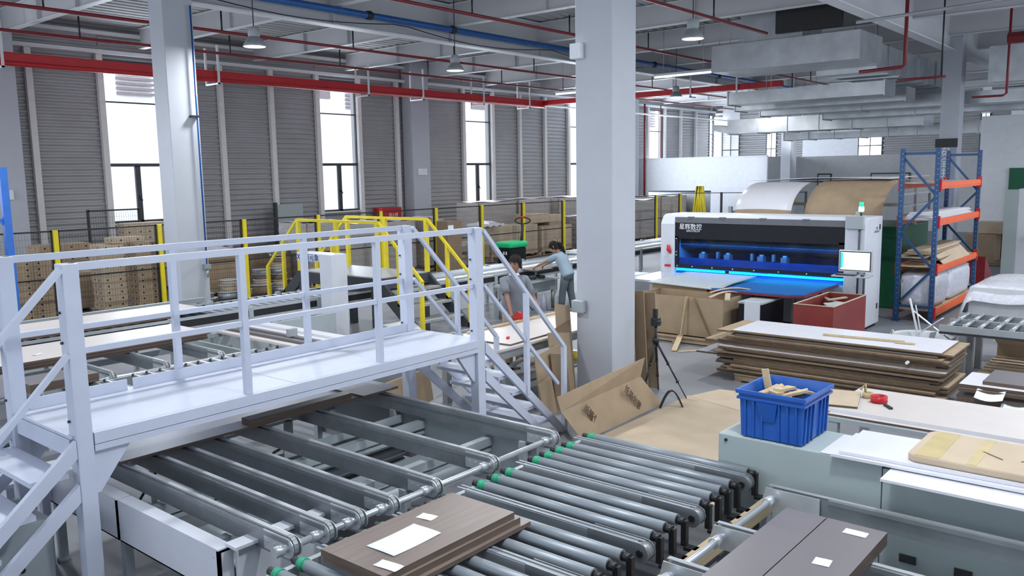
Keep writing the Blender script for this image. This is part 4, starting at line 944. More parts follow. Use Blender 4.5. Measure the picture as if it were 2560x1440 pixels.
def stack(x0, x1, y0, y1, z0, h, n, where, mt='card', holes=True, cols=1, rnd=0.012):
    for k in range(n):
        for c in range(cols):
            w = (x1 - x0) / cols; lab = '%s carton%s %s' % (('topmost' if k == n - 1 else ORD[k]), ' of the stack' if cols == 1 else (' of the %s column' % ('outer', 'inner')[c]), where)
            carton(x0 + w * c + 0.003, x0 + w * (c + 1) - 0.003, y0, y1, z0 + k * h, z0 + (k + 1) * h, lab, holes, mt, jit=rng.uniform(-rnd, rnd) if cols == 1 else 0)
pallet(6.40, 7.45, 18.75, 19.6, 'wooden pallet under the carton stack by the blue rack'); stack(6.42, 7.42, 18.78, 19.55, 0.12, 0.125, 10, 'by the blue rack', 'card', True, 2)
pallet(7.75, 9.05, 20.7, 21.5, 'wooden pallet in the back row under the low window'); stack(7.8, 9.0, 20.75, 21.45, 0.12, 0.14, 10, 'in the back row behind the first yellow post', 'card', True, 2)
pallet(8.15, 8.75, 19.75, 20.5, 'wooden pallet just behind the white gantry post'); stack(8.17, 8.72, 19.8, 20.45, 0.12, 0.115, 7, 'just behind the white gantry post', 'card_pale', False)
pallet(8.35, 9.0, 18.95, 19.6, 'wooden pallet with pale cartons left of the holed cartons'); stack(8.42, 8.95, 19.0, 19.55, 0.12, 0.145, 10, 'with pale sides beside the column', 'card_pale', True)
pallet(8.98, 9.55, 18.52, 19.3, 'wooden pallet under the tall holed cartons by the fence'); stack(9.0, 9.5, 18.55, 19.0, 0.12, 0.135, 11, 'with big holes at the fence by the column', 'card', True)
carton(8.75, 9.45, 19.02, 19.5, 1.58, 1.71, 'lone flat carton with two dark holes on top of the pale stack', True, 'card_pale')
pallet(10.2, 11.5, 21.7, 22.2, 'wooden pallet below the gate panel'); stack(10.3, 11.4, 21.75, 22.15, 0.12, 0.16, 11, 'under the window behind the mesh gate', 'card_pale', True, 2)
# rack-like pile of flattened cartons and reels behind the second column
pallet(11.0, 12.3, 19.3, 20.4, 'wooden pallet with flattened cartons beside the column')
for k in range(9):
    board(11.05 + 0.04 * (k % 3), 12.2 - 0.05 * (k % 2), 19.35 + 0.03 * k, 20.3, 0.12 + 0.115 * k, 0.11, 'card' if k % 2 else 'card_dark', 'card', ORD[k] + ' flattened carton bundle in the pile right of the column', 'cardboard', 'flattened_carton', ang=rng.uniform(-.04, .04))
tag(MB().grid(lambda u, v: (11.05 + 1.0 * u, 19.5 + 0.7 * v, 1.175 + 0.16 * math.sin(3.1 * u) * math.sin(3.1 * v) + 0.02 * math.sin(23 * u + 3) * math.cos(17 * v)), 18, 12, thick=(0, 0, -0.01)).build('plastic_film', 'plastic_wrap'), 'crumpled clear film lying on the flattened cartons by the column', 'plastic film')
def reel(x, y, z, r, h, label, core='card_dark', rim='light_grey'):
    t = thing('tape_reel', (x, y, z), label, 'reel', 'edge band reels on the floor')
    MB().lathe((x, y, z), [(0.04, 0), (r, 0), (r, 0.012), (0.04, 0.012), (0.04, 0)], 24).build('flange', rim, t)
    MB().lathe((x, y, z + 0.012), [(0.04, 0), (r * .92, 0), (r * .92, h - 0.024), (0.04, h - 0.024), (0.04, 0)], 24).build('winding', core, t)
    MB().lathe((x, y, z + h - 0.012), [(0.04, 0), (r, 0), (r, 0.012), (0.04, 0.012), (0.04, 0)], 24).build('flange', rim, t)
rl = [(10.75, 18.75, 0, .27, .12, 'flat grey reel at the foot of the column by the fence'), (11.35, 18.8, 0, .25, .2, 'light reel on the floor below the flattened cartons'),
      (11.4, 18.8, .2, .22, .16, 'grey reel topping the two reel pile by the fence'), (12.3, 18.75, 0, .3, .28, 'large grey reel behind the fence post'),
      (12.95, 18.9, 0, .24, .16, 'brown wound reel, lowest of the white reel tower'), (12.95, 18.9, .16, .22, .16, 'second reel of the white reel tower'), (12.96, 18.9, .32, .23, .17, 'third reel of the white reel tower'),
      (12.93, 18.9, .49, .2, .15, 'fourth reel of the white reel tower'), (12.95, 18.92, .64, .22, .14, 'fifth reel of the white reel tower'), (12.95, 18.9, .78, .21, .13, 'seventh level reel, under the top of the white reel tower'), (12.94, 18.9, .91, .22, .13, 'eighth level reel of the white reel tower'), (12.95, 18.9, 1.04, .25, .06, 'widest pale disc on top of the white reel tower'), (12.35, 18.8, .40, .2, .14, 'third reel of the shorter reel pile by the fence'), (12.36, 18.8, .54, .23, .12, 'fourth reel of the shorter reel pile by the fence'), (11.4, 18.8, .36, .24, .14, 'third reel on the pile of two grey reels'), (10.72, 18.75, .12, .22, .12, 'second flat reel near the foot of the column'),
      (11.9, 18.9, 0, .24, .2, 'low white reel between the floor reels'), (12.35, 18.8, .28, .22, .12, 'grey reel riding on the large one by the fence'), (13.5, 18.9, 0, .22, .3, 'wide brown reel near the crossover stairs')]
for i, r_ in enumerate(rl): reel(*r_, core=('card_dark', 'galv_dull', 'card_pale')[i % 3], rim=('white_panel', 'light_grey')[i % 2])
pallet(12.4, 13.9, 19.4, 20.4, 'wooden pallet behind the reel tower'); stack(12.5, 13.8, 19.5, 20.3, 0.12, 0.19, 5, 'behind the reel tower', 'card_dark', False, 2)
# brown tall packs behind the crossover stairs
def pack(x0, x1, y0, y1, z0, z1, label, mt='card', wrap=True, corner=True):
    t = thing('wrapped_pack', ((x0 + x1) / 2, (y0 + y1) / 2, z0), label, 'pack')
    MB().box(x0, x1, y0, y1, z0, z1).build('pack', mt, t)
    if corner:
        for x in (x0, x1):
            MB().box(x - 0.05, x + 0.05, y0 - 0.012, y0 - 0.002, z0, z1 + 0.02).build('corner_board', 'card_dark', t)
    if wrap:
        MB().grid(lambda u, v: (x0 - 0.02 + (x1 - x0 + 0.04) * u, y0 - 0.022 - 0.012 * math.sin(40 * v + 5 * u), z0 + (z1 - z0) * v), 6, 26).build('film_front', 'film', t)
        MB().grid(lambda u, v: (x0 - 0.022 - 0.012 * math.sin(38 * v + 4 * u), y1 - (y1 - y0) * u, z0 + (z1 - z0) * v), 6, 26).build('film_side', 'film', t)
        MB().grid(lambda u, v: (x0 + (x1 - x0) * u, y0 + (y1 - y0) * v, z1 + 0.02 + 0.02 * math.sin(9 * u + 1) * math.cos(7 * v)), 12, 8).build('film_top', 'plastic_wrap', t)
    return t
for (x0, x1, y0, y1, z1, lab, mt) in ((13.95, 15.2, 18.9, 20.2, 1.75, 'tall brown pack behind the first yellow handrail', 'card_dark'), (15.35, 17.0, 19.2, 20.6, 1.62, 'tall brown pack in the middle behind the yellow handrails', 'card'),
                                  (17.2, 18.4, 19.4, 20.7, 1.6, 'brown pack with fuzzy wrap behind the second yellow handrail', 'card'), (18.85, 19.6, 19.3, 20.4, 1.62, 'narrow wrapped pack just past the yellow handrails', 'card_dark')):
    pallet(x0, x1, y0, y1, 'pallet below the ' + lab.split(' behind')[0].split(' just')[0]); pack(x0, x1, y0, y1, 0.12, z1, lab, mt)
t = thing('dark_carton_tower', (18.4, 17.7, 0), 'narrow dark grey-brown board tower in front of the fence', 'board stack')
MB().box(17.95, 18.55, 17.5, 17.95, 0, 1.62).build('boards', 'card_dark', t); MB().box(17.97, 18.2, 17.49, 17.5, 1.35, 1.5).build('label', 'paper', t)
t = thing('white_board', (16.5, 23.3, 0), 'pale grey board standing against the ribbed wall behind the fence', 'board'); MB().box(16.05, 17.05, 23.3, 23.36, 0.0, 2.13).build('board', 'light_grey', t); MB().box(15.96, 16.05, 23.28, 23.38, 0.0, 2.2).build('post', 'frame_dark', t)
t = thing('fire_hose_cabinet', (21.1, 23.5, 0), 'red fire hose cabinet with white marking on the ribbed wall', 'cabinet')
MB().box(20.6, 21.58, 23.4, 23.86, 0.0, 1.83).build('body', 'red', t, bevel=0.02)
text('lettering', '消火栓', (21.15, 23.395, 1.55), (R(90), 0, 0), 0.16, 'text_white', t)
# big pale cartons and wrapped pallets
def cstack(spec, where, mt='card_pale'):
    for i, (x0, x1, y0, y1, z0, z1, which) in enumerate(spec):
        carton(x0, x1, y0, y1, z0, z1, which + ' ' + where, False, mt, tape=True)
pallet(22.0, 24.3, 18.9, 20.2, 'pallet under the large pale cartons beside the pallet truck'); pallet(24.4, 26.4, 18.9, 20.2, 'pallet under the pale cartons behind the working woman')
cstack([(22.05, 23.0, 19.0, 20.1, .12, .62, 'bottom corner carton'), (23.02, 24.2, 19.0, 20.1, .12, .62, 'bottom second carton'), (22.05, 23.1, 19.0, 20.1, .62, 1.17, 'upper corner carton'), (23.12, 24.2, 19.0, 20.1, .62, 1.17, 'upper second carton')], 'of the large pale stack beside the pallet truck')
cstack([(24.45, 25.4, 19.0, 20.1, .12, .55, 'bottom carton'), (25.42, 26.35, 19.0, 20.1, .12, .55, 'bottom end carton'), (24.45, 25.25, 19.0, 20.1, .55, 1.05, 'middle carton'), (25.27, 26.35, 19.0, 20.1, .55, 1.05, 'middle end carton'), (24.2, 25.3, 19.3, 20.1, 1.17, 1.5, 'raised top carton'), (25.32, 26.3, 19.3, 20.1, 1.05, 1.42, 'lower top carton')], 'of the pale stack behind the working woman')
for (x0, x1, y0, y1, z1, lab, mt) in ((22.9, 25.0, 20.7, 21.8, 1.96, 'film wrapped pallet load with brown corner posts beside the window', 'card'), (25.2, 27.2, 20.7, 21.8, 2.0, 'film wrapped pallet load in the back row behind the pale cartons', 'card_pale'), (27.4, 29.6, 20.4, 21.6, 2.0, 'film wrapped pallet load next to the thick white column', 'card'),
                                  (26.6, 28.4, 18.8, 20.0, 1.3, 'low wrapped brown load at the fence by the thick white column', 'card'), (31.0, 33.4, 19.2, 20.4, 1.75, 'wrapped brown load seen just past the thick white column', 'card_dark'), (33.7, 36.0, 19.3, 20.5, 1.85, 'farthest wrapped brown load before the dark partition frame', 'card')):
    pallet(x0, x1, y0, y1, 'pallet under the ' + lab.split(' with')[0].split(' beside')[0]); pack(x0, x1, y0, y1, 0.12, z1, lab, mt)
t = thing('room_divider', (36.6, 18.6, 0), 'dark framed divider panel beyond the wrapped loads', 'panel'); MB().box(36.3, 36.36, 18.2, 21.5, 0, 2.0).build('panel', 'galv_dull', t); MB().box(36.26, 36.4, 18.2, 21.5, 2.0, 2.06).build('frame', 'black', t)
t = thing('folding_stand', (35, 18.1, 0), 'bright yellow folded stand bundle rising above the machine', 'stand')
for k, (a, b) in enumerate(((-.35, -.12), (-.12, -.05), (.1, .0), (.3, .08), (.45, .12))):
    MB().bar((35.0, 18.05 + a, 0.0), (35.0, 18.05 + b, 2.3), 0.12, 0.1).build('leg', 'yellow', t)
# pallet truck
t = thing('pallet_truck', (20.7, 17.2, 0), 'electric pallet truck with bright green cover and black loop handle', 'pallet truck')
m_ = MB(); m_.box(20.2, 21.0, 16.95, 17.5, 0.08, 0.66); m_.build('body', 'machine_black', t, bevel=0.04)
m_ = MB(); m_.box(20.15, 21.05, 16.9, 17.55, 0.66, 0.86); m_.build('cover', 'bright_green', t, bevel=0.07)
m_ = MB(); m_.cyl((20.95, 17.15, 0.5), (20.95, 17.05, 1.42), 0.045, 10); m_.build('tiller', 'black', t)
pts = [(20.95 + 0.16 * math.sin(a) * 0.8, 17.05 - 0.19 * math.sin(a) * 1.1, 1.50 + 0.10 * math.cos(a)) for a in [i * math.pi / 10 for i in range(21)]]
m_ = MB(); m_.tube(pts, 0.022, 8); m_.build('loop_handle', 'black', t)
m_ = MB(); m_.box(20.88, 21.02, 16.97, 17.13, 1.58, 1.64); m_.build('button', 'red', t, bevel=0.015)
for (x, y) in ((20.3, 17.05), (20.3, 17.4), (20.9, 17.2)): m_ = MB(); m_.cyl((x, y - 0.04, 0.08), (x, y + 0.04, 0.08), 0.08, 14); m_.build('wheel', 'rubber', t)
for y in (17.0, 17.38): MB().box(21.0, 22.0, y, y + 0.16, 0.05, 0.12).build('fork', 'dark_steel', t)
for (y, z) in ((17.1, 0.45), (17.2, 0.45), (17.35, 0.45)): MB().box(20.19, 20.2, y, y + 0.05, z, z + 0.1).build('decal', 'paper', t)
# packing table of the bending man
t = thing('packing_table', (20.3, 19.3, 0), 'low packing bench in front of the bending man', 'table')
MB().box(19.7, 21.6, 18.9, 19.9, 0.66, 0.70).build('table_top', 'card_pale', t)
for (x, y) in ((19.75, 18.95), (21.55, 18.95), (21.55, 19.85), (19.75, 19.85)): MB().box(x - 0.04, x + 0.04, y - 0.04, y + 0.04, 0, 0.66).build('leg', 'pallet_wood', t)
carton(19.85, 20.4, 19.0, 19.4, 0.0, 0.35, 'small carton under the packing bench', False, 'card_pale')
carton(20.45, 21.0, 19.0, 19.4, 0.0, 0.4, 'taller carton under the packing bench', False, 'card')
tag(MB().grid(lambda u, v: (21.8 + 1.0 * u, 19.4 + 0.9 * v, 1.25 + 0.1 * math.sin(3.1 * u) * math.sin(3.1 * v) + 0.02 * math.sin(19 * u)), 14, 10, thick=(0, 0, -0.07)).build('foam_bundle', 'plastic_wrap'), 'white foam bundle on the carton beside the bending man', 'foam')
m_ = MB()
for k in range(6): m_.box(19.8, 23.5, 17.9 - 0.0, 17.95, 0, 0.01)
# white panels laid on the floor racks near the woman
for k in range(6):
    board(14.9 + 0.25 * k, 15.1 + 0.25 * k, 14.5, 16.6, 0.0, 0.05 + 0.01 * k, 'white_panel', 'edge_brown', ORD[k] + ' white strip lying on the floor beyond the middle rollers', 'strip', 'strip')
# dark blue rack at the far left
t = thing('pallet_rack', (5.2, 16.0, 0), 'bright blue pallet rack upright with boards at the picture edge', 'rack')
for (x, y) in ((5.55, 16.0), (5.05, 16.6)):
    m_ = MB(); m_.box(x - 0.06, x + 0.06, y - 0.05, y + 0.05, 0, 3.25); m_.build('upright', 'rack_blue_bright', t)
for (a, b) in ((0.4, 1.4), (1.4, 2.2), (2.2, 3.1)): m_ = MB(); m_.bar((5.55, 16.0, a), (5.05, 16.6, b), 0.04); m_.build('brace', 'rack_blue_bright', t)
MB().box(3.0, 5.0, 16.0, 16.08, 1.95, 2.05).build('beam', 'rack_orange', t)
MB().box(3.0, 5.1, 15.95, 16.7, 2.06, 2.1).build('shelf', 'wood', t)
carton(4.4, 5.0, 16.1, 16.6, 2.1, 2.45, 'brown carton on the shelf of the bright blue rack', False, 'card_dark')

# ================================================================ people
def loft(m_, rings, n=14, m=0, cap=True):
    """rings: (centre, rx, ry, yaw) stacked along a path; each ring lies in the plane normal to the path"""
    ks = []; prev = None
    for i, (c, rx, ry) in enumerate(rings):
        c = Vector(c); a = Vector(rings[max(i - 1, 0)][0]); b = Vector(rings[min(i + 1, len(rings) - 1)][0]); d = (b - a).normalized()
        ref = m_.ref; u = (ref - d * ref.dot(d)).normalized(); w = d.cross(u); k = len(m_.v)
        m_.v += [tuple(c + u * math.cos(2 * math.pi * t / n) * rx + w * math.sin(2 * math.pi * t / n) * ry) for t in range(n)]; ks.append(k)
    for k, l in zip(ks, ks[1:]):
        for i in range(n): j = (i + 1) % n; m_.face([k + i, k + j, l + j, l + i], m, True)
    if cap: m_.face([ks[0] + i for i in range(n)][::-1], m); m_.face([ks[-1] + i for i in range(n)], m)
def skin_mesh(name, verts, edges, radii, mats, parent, root=0, sub=2, face_mat=None):
    me = bpy.data.meshes.new(name); off = Vector(parent['_o'])
    me.from_pydata([tuple(Vector(v) - off) for v in verts], edges, [])
    o = bpy.data.objects.new(name, me); C.objects.link(o); o.parent = parent; o['_o'] = tuple(off)
    sk = o.modifiers.new('skin', 'SKIN'); sk.use_smooth_shade = True; sk.branch_smoothing = 0.6
    if not me.skin_vertices: raise RuntimeError('no skin layer')
    for i, r in enumerate(radii):
        r = r if isinstance(r, tuple) else (r, r); me.skin_vertices[0].data[i].radius = r
        me.skin_vertices[0].data[i].use_root = (i == root)
    ss = o.modifiers.new('sub', 'SUBSURF'); ss.levels = sub; ss.render_levels = sub
    me.materials.append(MATS[mats]); return o
def head_mesh(m_, c, f, up, s=1.0):
    """head as a shaped lathe-like grid: c centre, f facing direction, up up-vector"""
    f = Vector(f).normalized(); up = Vector(up); up = (up - f * up.dot(f)).normalized(); sd = up.cross(f); c = Vector(c)
    def P(a, b, z): return tuple(c + (f * a + sd * b + up * z) * s)
    N = 20; prof = []
    for i in range(15):
        v = -1 + 2 * i / 14; z = v * 0.115
        w = math.sqrt(max(0.0, 1 - v * v)); wx = 0.098 * w; wy = 0.078 * w
        if v < -0.1: wy *= 1 - 0.28 * (-v - 0.1); wx *= 1 - 0.05 * (-v)
        prof.append((z, wx, wy, 0.012 * max(0, -v)))
    k0 = len(m_.v)
    for (z, wx, wy, fo) in prof:
        for t in range(N):
            a = 2 * math.pi * t / N; x = wx * math.cos(a) + fo; y = wy * math.sin(a)
            if math.cos(a) > 0.93 and -0.05 < z < 0.02: x += 0.018 * (1 - abs(z + 0.02) / 0.035) if abs(z + 0.02) < 0.035 else 0       # nose
            if math.cos(a) > 0.6 and abs(math.sin(a)) > 0.2 and 0.0 < z < 0.035: x -= 0.007                                             # eye hollows
            if math.cos(a) > 0.85 and -0.075 < z < -0.05: x += 0.004                                                                    # lips
            m_.v.append(P(x, y, z))
    for i in range(len(prof) - 1):
        for t in range(N): j = (t + 1) % N; m_.face([k0 + i * N + t, k0 + i * N + j, k0 + (i + 1) * N + j, k0 + (i + 1) * N + t], 0, True)
    return P, f, sd, up
def make_person(loc, label, J, shirt, trousers, hair_long=False, face=(1, 0, 0), upv=(0, 0, 1), collar=False, scale=1.0, item=None, skin='skin', legs=True):
    t = thing('person', loc, label, 'person')
    # ---- body: one continuous skinned surface
    V, E, RR = [], [], []
    def add(p, r, frm=None):
        V.append(p); RR.append(r)
        if frm is not None: E.append((frm, len(V) - 1))
        return len(V) - 1
    pel = add(J['pelvis'], (0.13, 0.10)); ch0 = add(J['waist'], (0.125, 0.095), pel); ch = add(J['chest'], (0.145, 0.105), ch0); nb = add(J['neck'], 0.055, ch); nt = add(J['neck_top'], 0.05, nb)
    for sd in ('l', 'r'):
        sh = add(J['sh_' + sd], 0.058, ch); el = add(J['el_' + sd], 0.040, sh); wr = add(J['wr_' + sd], 0.026, el); pm = add(J['hand_' + sd], (0.036, 0.018), wr)
        if legs:
            hp = add(J['hip_' + sd], 0.088, pel); kn = add(J['kn_' + sd], 0.058, hp); an = add(J['an_' + sd], 0.038, kn); ft = add(J['toe_' + sd], 0.035, an)
        # five fingers
        h = Vector(J['hand_' + sd]); d = (h - Vector(J['wr_' + sd])).normalized(); side = d.cross(Vector((0, 0, 1))).normalized()
        dn = d.cross(side).normalized(); dn = dn if dn.z < 0 else -dn
        for q, ln in ((-1.5, .045), (-0.5, .055), (0.5, .058), (1.5, .05)):
            a = h + side * q * 0.017 + d * 0.03; f1 = add(tuple(a), 0.0085, pm); f2 = add(tuple(a + d * ln * 0.6 + dn * 0.012), 0.008, f1); add(tuple(a + d * ln + dn * 0.035), 0.007, f2)
        s_ = 1 if sd == 'l' else -1
        th = h - d * 0.01 + side * 0.036 * s_; f1 = add(tuple(th), 0.0095, pm); add(tuple(th + d * 0.035 + side * 0.014 * s_ + dn * 0.01), 0.008, f1)
    body = skin_mesh('body', V, E, RR, skin, t)
    # ---- head: separate child mesh with face parts
    m_ = MB(); c = Vector(J['head']); P, f, sdv, upn = head_mesh(m_, c, face, upv, 1.12)
    m_.tube([J['neck'], J['neck_top'], tuple(c - upn * 0.05)], 0.05, 12)
    hd = m_.build('head', skin, t)
    q = MB()
    for b in (-0.077, 0.077):
        q.cyl(P(-0.01, b, 0.0), P(0.0, b * 1.12, 0.0), 0.026, 10)
    q.build('ear', skin, hd)
    q = MB()
    for b in (-0.032, 0.032): q.cyl(P(0.076, b, 0.018), P(0.086, b, 0.018), 0.009, 8)
    for b in (-0.033, 0.033): q.bar(P(0.088, b - 0.014, 0.038), P(0.088, b + 0.014, 0.038), 0.006)
    q.build('eye', 'hair', hd)
    q = MB(); q.bar(P(0.093, -0.020, -0.055), P(0.093, 0.020, -0.055), 0.006); q.build('mouth', 'dark_red', hd)
    q = MB(); N = 20; k0 = len(q.v)
    for i in range(8):
        v = i / 7; ph = v * math.pi / 2; z = 0.128 * math.sin(ph)
        for tt in range(N):
            a = 2 * math.pi * tt / N; lo = 0.045 if math.cos(a) > 0.35 else (-0.035 if math.cos(a) > -0.3 else -0.075)
            zz = lo + (0.128 - lo) * math.sin(ph); w = math.sqrt(max(0, 1 - min(1, max(0, zz) / 0.128) ** 2)); w = max(w, 0.0)
            q.v.append(P(0.112 * w * math.cos(a) + 0.006 * math.sin(9 * a + i), 0.092 * w * math.sin(a) + 0.004 * math.sin(7 * a + 2 * i), zz * 1.04 + 0.006 * math.sin(13 * a + i)))
    for i in range(7):
        for tt in range(N): j = (tt + 1) % N; q.face([k0 + i * N + tt, k0 + i * N + j, k0 + (i + 1) * N + j, k0 + (i + 1) * N + tt], 0, True)
    hr = q.build('hair', 'hair', t)
    if hair_long:
        q = MB(); q.tube([P(-0.07, 0, 0.05), P(-0.125, 0, 0.0), P(-0.135, 0, -0.10), P(-0.115, 0.0, -0.20), P(-0.10, 0, -0.28)], [0.035, 0.045, 0.04, 0.03, 0.012], 10); q.build('ponytail', 'hair', hr)
    # ---- clothing
    fr = Vector(J['front']).normalized(); lat = Vector((-fr.y, fr.x, 0))
    m_ = MB(); m_.ref = lat
    pe, wa, cs, nk = [Vector(J[k]) for k in ('pelvis', 'waist', 'chest', 'neck')]
    sp = (cs - pe)
    loft(m_, [(pe - sp * 0.18, 0.185, 0.135), (pe, 0.18, 0.135), (wa, 0.165, 0.125), (wa * 0.5 + cs * 0.5, 0.18, 0.13), (cs, 0.195, 0.135), (cs * 0.5 + nk * 0.5, 0.20, 0.12), (nk - (nk - cs) * 0.28, 0.165, 0.10), (nk - (nk - cs) * 0.12, 0.105, 0.08), (nk, 0.066, 0.064)], 18)
    for sd in ('l', 'r'):
        sh, el = Vector(J['sh_' + sd]), Vector(J['el_' + sd]); inn = sh * 0.75 + cs * 0.25
        m_.ref = fr; loft(m_, [(inn + Vector((0, 0, 0.03)), 0.045, 0.05), (sh * 0.92 + inn * 0.08, 0.066, 0.064), (sh * 0.75 + el * 0.25, 0.070, 0.068), (sh * 0.45 + el * 0.55, 0.066, 0.064), (sh * 0.2 + el * 0.8, 0.066, 0.062)], 14)
    sh_o = m_.build('shirt', shirt, t)
    if collar:
        q = MB(); q.ref = lat; nt_ = Vector(J['neck_top']); loft(q, [(nk - Vector((0, 0, 0.012)), 0.085, 0.08), (nk + Vector((0, 0, 0.022)), 0.066, 0.066)], 14, cap=False); q.build('collar', 'paper', sh_o)
        q = MB(); q.box(0, 0.001, 0, 0.001, 0, 0.001)
    if legs:
        m_ = MB()
        m_.ref = lat; loft(m_, [(pe + Vector((0, 0, 0.05)), 0.165, 0.12), (pe - Vector((0, 0, 0.04)), 0.178, 0.13), (pe - Vector((0, 0, 0.13)), 0.172, 0.12)], 16)
        for sd in ('l', 'r'):
            hp, kn, an = [Vector(J[k + sd]) for k in ('hip_', 'kn_', 'an_')]
            m_.ref = fr; loft(m_, [(hp + Vector((0, 0, 0.03)), 0.105, 0.10), (hp * 0.5 + kn * 0.5, 0.09, 0.088), (kn, 0.078, 0.076), (kn * 0.5 + an * 0.5, 0.074, 0.072), (an + Vector((0, 0, 0.0)), 0.068, 0.066)], 12)
        m_.build('trousers', trousers, t)
        for sd in ('l', 'r'):
            an, to = Vector(J['an_' + sd]), Vector(J['toe_' + sd]); d = (to - an); d.z = 0; d.normalize(); q = MB()
            q.tube([(an.x - d.x * .05, an.y - d.y * .05, .05), (an.x, an.y, .055), (to.x, to.y, .04), (to.x + d.x * .05, to.y + d.y * .05, .03)], [.038, .048, .042, .026], 10); q.build('shoe', 'sneaker', t)
    return t
def joints(x, y, fx, fy, H=1.70, lean=0.0, hands=None, headyaw=None, spread=0.09, elb=None, head_drop=0.0, step=0.0):
    k = H / 1.70; f = Vector((fx, fy, 0)).normalized(); l = Vector((-f.y, f.x, 0)); b = Vector((x, y, 0))
    J = {'front': tuple(f)}
    pel = b + Vector((0, 0, 0.93 * k)); ax = (Vector((0, 0, 1)) * math.cos(lean) + f * math.sin(lean))
    J['pelvis'] = pel; J['waist'] = pel + ax * 0.17 * k; J['chest'] = pel + ax * 0.38 * k; J['neck'] = pel + ax * 0.53 * k
    hax = (Vector((0, 0, 1)) * math.cos(lean * 0.9 + head_drop) + f * math.sin(lean * 0.9 + head_drop))
    J['neck_top'] = J['neck'] + hax * 0.06 * k; J['head'] = J['neck'] + hax * 0.155 * k + f * 0.015
    for s, sd in ((1, 'l'), (-1, 'r')):
        J['sh_' + sd] = pel + ax * 0.455 * k + l * s * 0.175 * k
        J['hip_' + sd] = pel + l * s * 0.085 * k - Vector((0, 0, 0.05)); J['kn_' + sd] = b + l * s * spread + f * 0.02 + Vector((0, 0, 0.49 * k)) + f * step * s * 0.5
        J['an_' + sd] = b + l * s * (spread + 0.01) + Vector((0, 0, 0.09)) + f * step * s; J['toe_' + sd] = J['an_' + sd] + f * 0.13 - Vector((0, 0, 0.055))
        hnd = Vector(hands[sd]); sh = J['sh_' + sd]; mid = (sh + hnd) / 2; L = 0.56 * k; d = (hnd - sh).length; bend = math.sqrt(max(0.0, (L / 2) ** 2 - (d / 2) ** 2)) if d < L else 0
        el = mid - f * bend * 0.6 + l * s * bend * 0.35 - Vector((0, 0, bend * 0.6)); J['el_' + sd] = el
        dirv = (hnd - el).normalized(); J['wr_' + sd] = hnd - dirv * 0.07; J['hand_' + sd] = hnd
    return {a: (tuple(v) if not isinstance(v, tuple) else v) for a, v in J.items()}, hax
# man in the grey polo shirt behind the table
J, hx = joints(9.72, 8.12, -0.45, -0.89, 1.74, 0.10, {'l': (9.98, 7.80, 0.92), 'r': (9.36, 7.86, 0.93)}, head_drop=0.05)
man = make_person((9.72, 8.12, 0), 'man in a grey polo shirt with pale collar standing behind the work table', J, 'polo_grey', 'card', face=(-0.95, -0.25, -0.10), upv=hx, collar=True, skin='skin_dark')
# woman in light blue
J, hx = joints(14.55, 10.62, -0.15, 0.99, 1.56, 0.42, {'l': (14.33, 11.32, 0.97), 'r': (14.62, 11.30, 0.98)}, head_drop=0.35, step=0.10)
woman = make_person((14.55, 10.62, 0), 'woman in a light blue shirt with a dark ponytail bending over the rollers', J, 'shirt_blue', 'trousers', True, face=(-0.25, 0.80, -0.55), upv=hx)
# bending man behind the fence
J, hx = joints(20.55, 20.45, -0.35, -0.94, 1.68, 1.05, {'l': (20.35, 19.55, 0.80), 'r': (20.0, 19.6, 0.78)}, head_drop=0.15)
man3 = make_person((20.55, 20.45, 0), 'man in a grey top bending deep over the packing bench behind the fence', J, 'polo_grey', 'trousers', face=(-0.45, -0.5, -0.74), upv=hx)

# ================================================================ CNC machine
t = thing('cnc_machine', (16.2, 6.9, 0), 'long white and black panel processing machine glowing blue behind its window', 'machine')
FXm, BXm = 15.7, 16.7
m_ = MB()
def endcap(y0, y1):
    m_.prism([(FXm, y0, 0.06), (FXm, y0, 1.90), (FXm + 0.10, y0, 2.06), (FXm + 0.2, y0, 2.10), (BXm, y0, 2.10), (BXm, y0, 0.06)], (0, y1 - y0, 0))
endcap(4.80, 5.17); m_.build('end_cabinet', 'machine_white', t, bevel=0.02)
m_ = MB(); endcap(8.66, 9.0); m_.build('end_cabinet', 'machine_white', t, bevel=0.02)
m_ = MB(); m_.box(FXm + 0.22, BXm, 5.17, 8.66, 2.03, 2.10); m_.prism([(FXm + 0.05, 5.17, 2.05), (FXm + 0.22, 5.17, 2.10), (FXm + 0.22, 5.17, 2.03), (FXm + 0.05, 5.17, 2.03)], (0, 3.49, 0)); m_.build('top_cover', 'machine_white', t)
m_ = MB(); m_.box(FXm, FXm + 0.05, 5.17, 8.66, 1.93, 2.045)
m_.build('hood_strip', 'machine_charcoal', t)
for y in (5.9, 6.75, 7.6, 8.3): MB().box(FXm - 0.012, FXm + 0.06, y - 0.06, y + 0.06, 2.035, 2.06).build('hinge', 'machine_charcoal', t)
MB().box(FXm + 0.005, FXm + 0.05, 5.17, 8.66, 1.60, 1.93).build('fascia', 'machine_black', t)
MB().box(FXm + 0.005, FXm + 0.05, 5.17, 8.66, 0.99, 1.06).build('lower_fascia', 'machine_black', t)
for (y0, y1) in ((5.17, 5.27), (8.58, 8.66)): MB().box(FXm + 0.005, FXm + 0.05, y0, y1, 1.06, 1.64).build('side_fascia', 'machine_black', t)
m_ = MB(); m_.box(FXm + 0.02, FXm + 0.028, 5.27, 8.58, 1.06, 1.64); m_.build('window_panel', 'deep_glass', t)
for y in (5.3, 5.85, 6.4, 6.9, 7.35, 7.8, 8.25, 8.6): m_ = MB(); m_.cyl((FXm, y, 1.025), (FXm - 0.008, y, 1.025), 0.014, 8); m_.build('screw', 'alu', t)
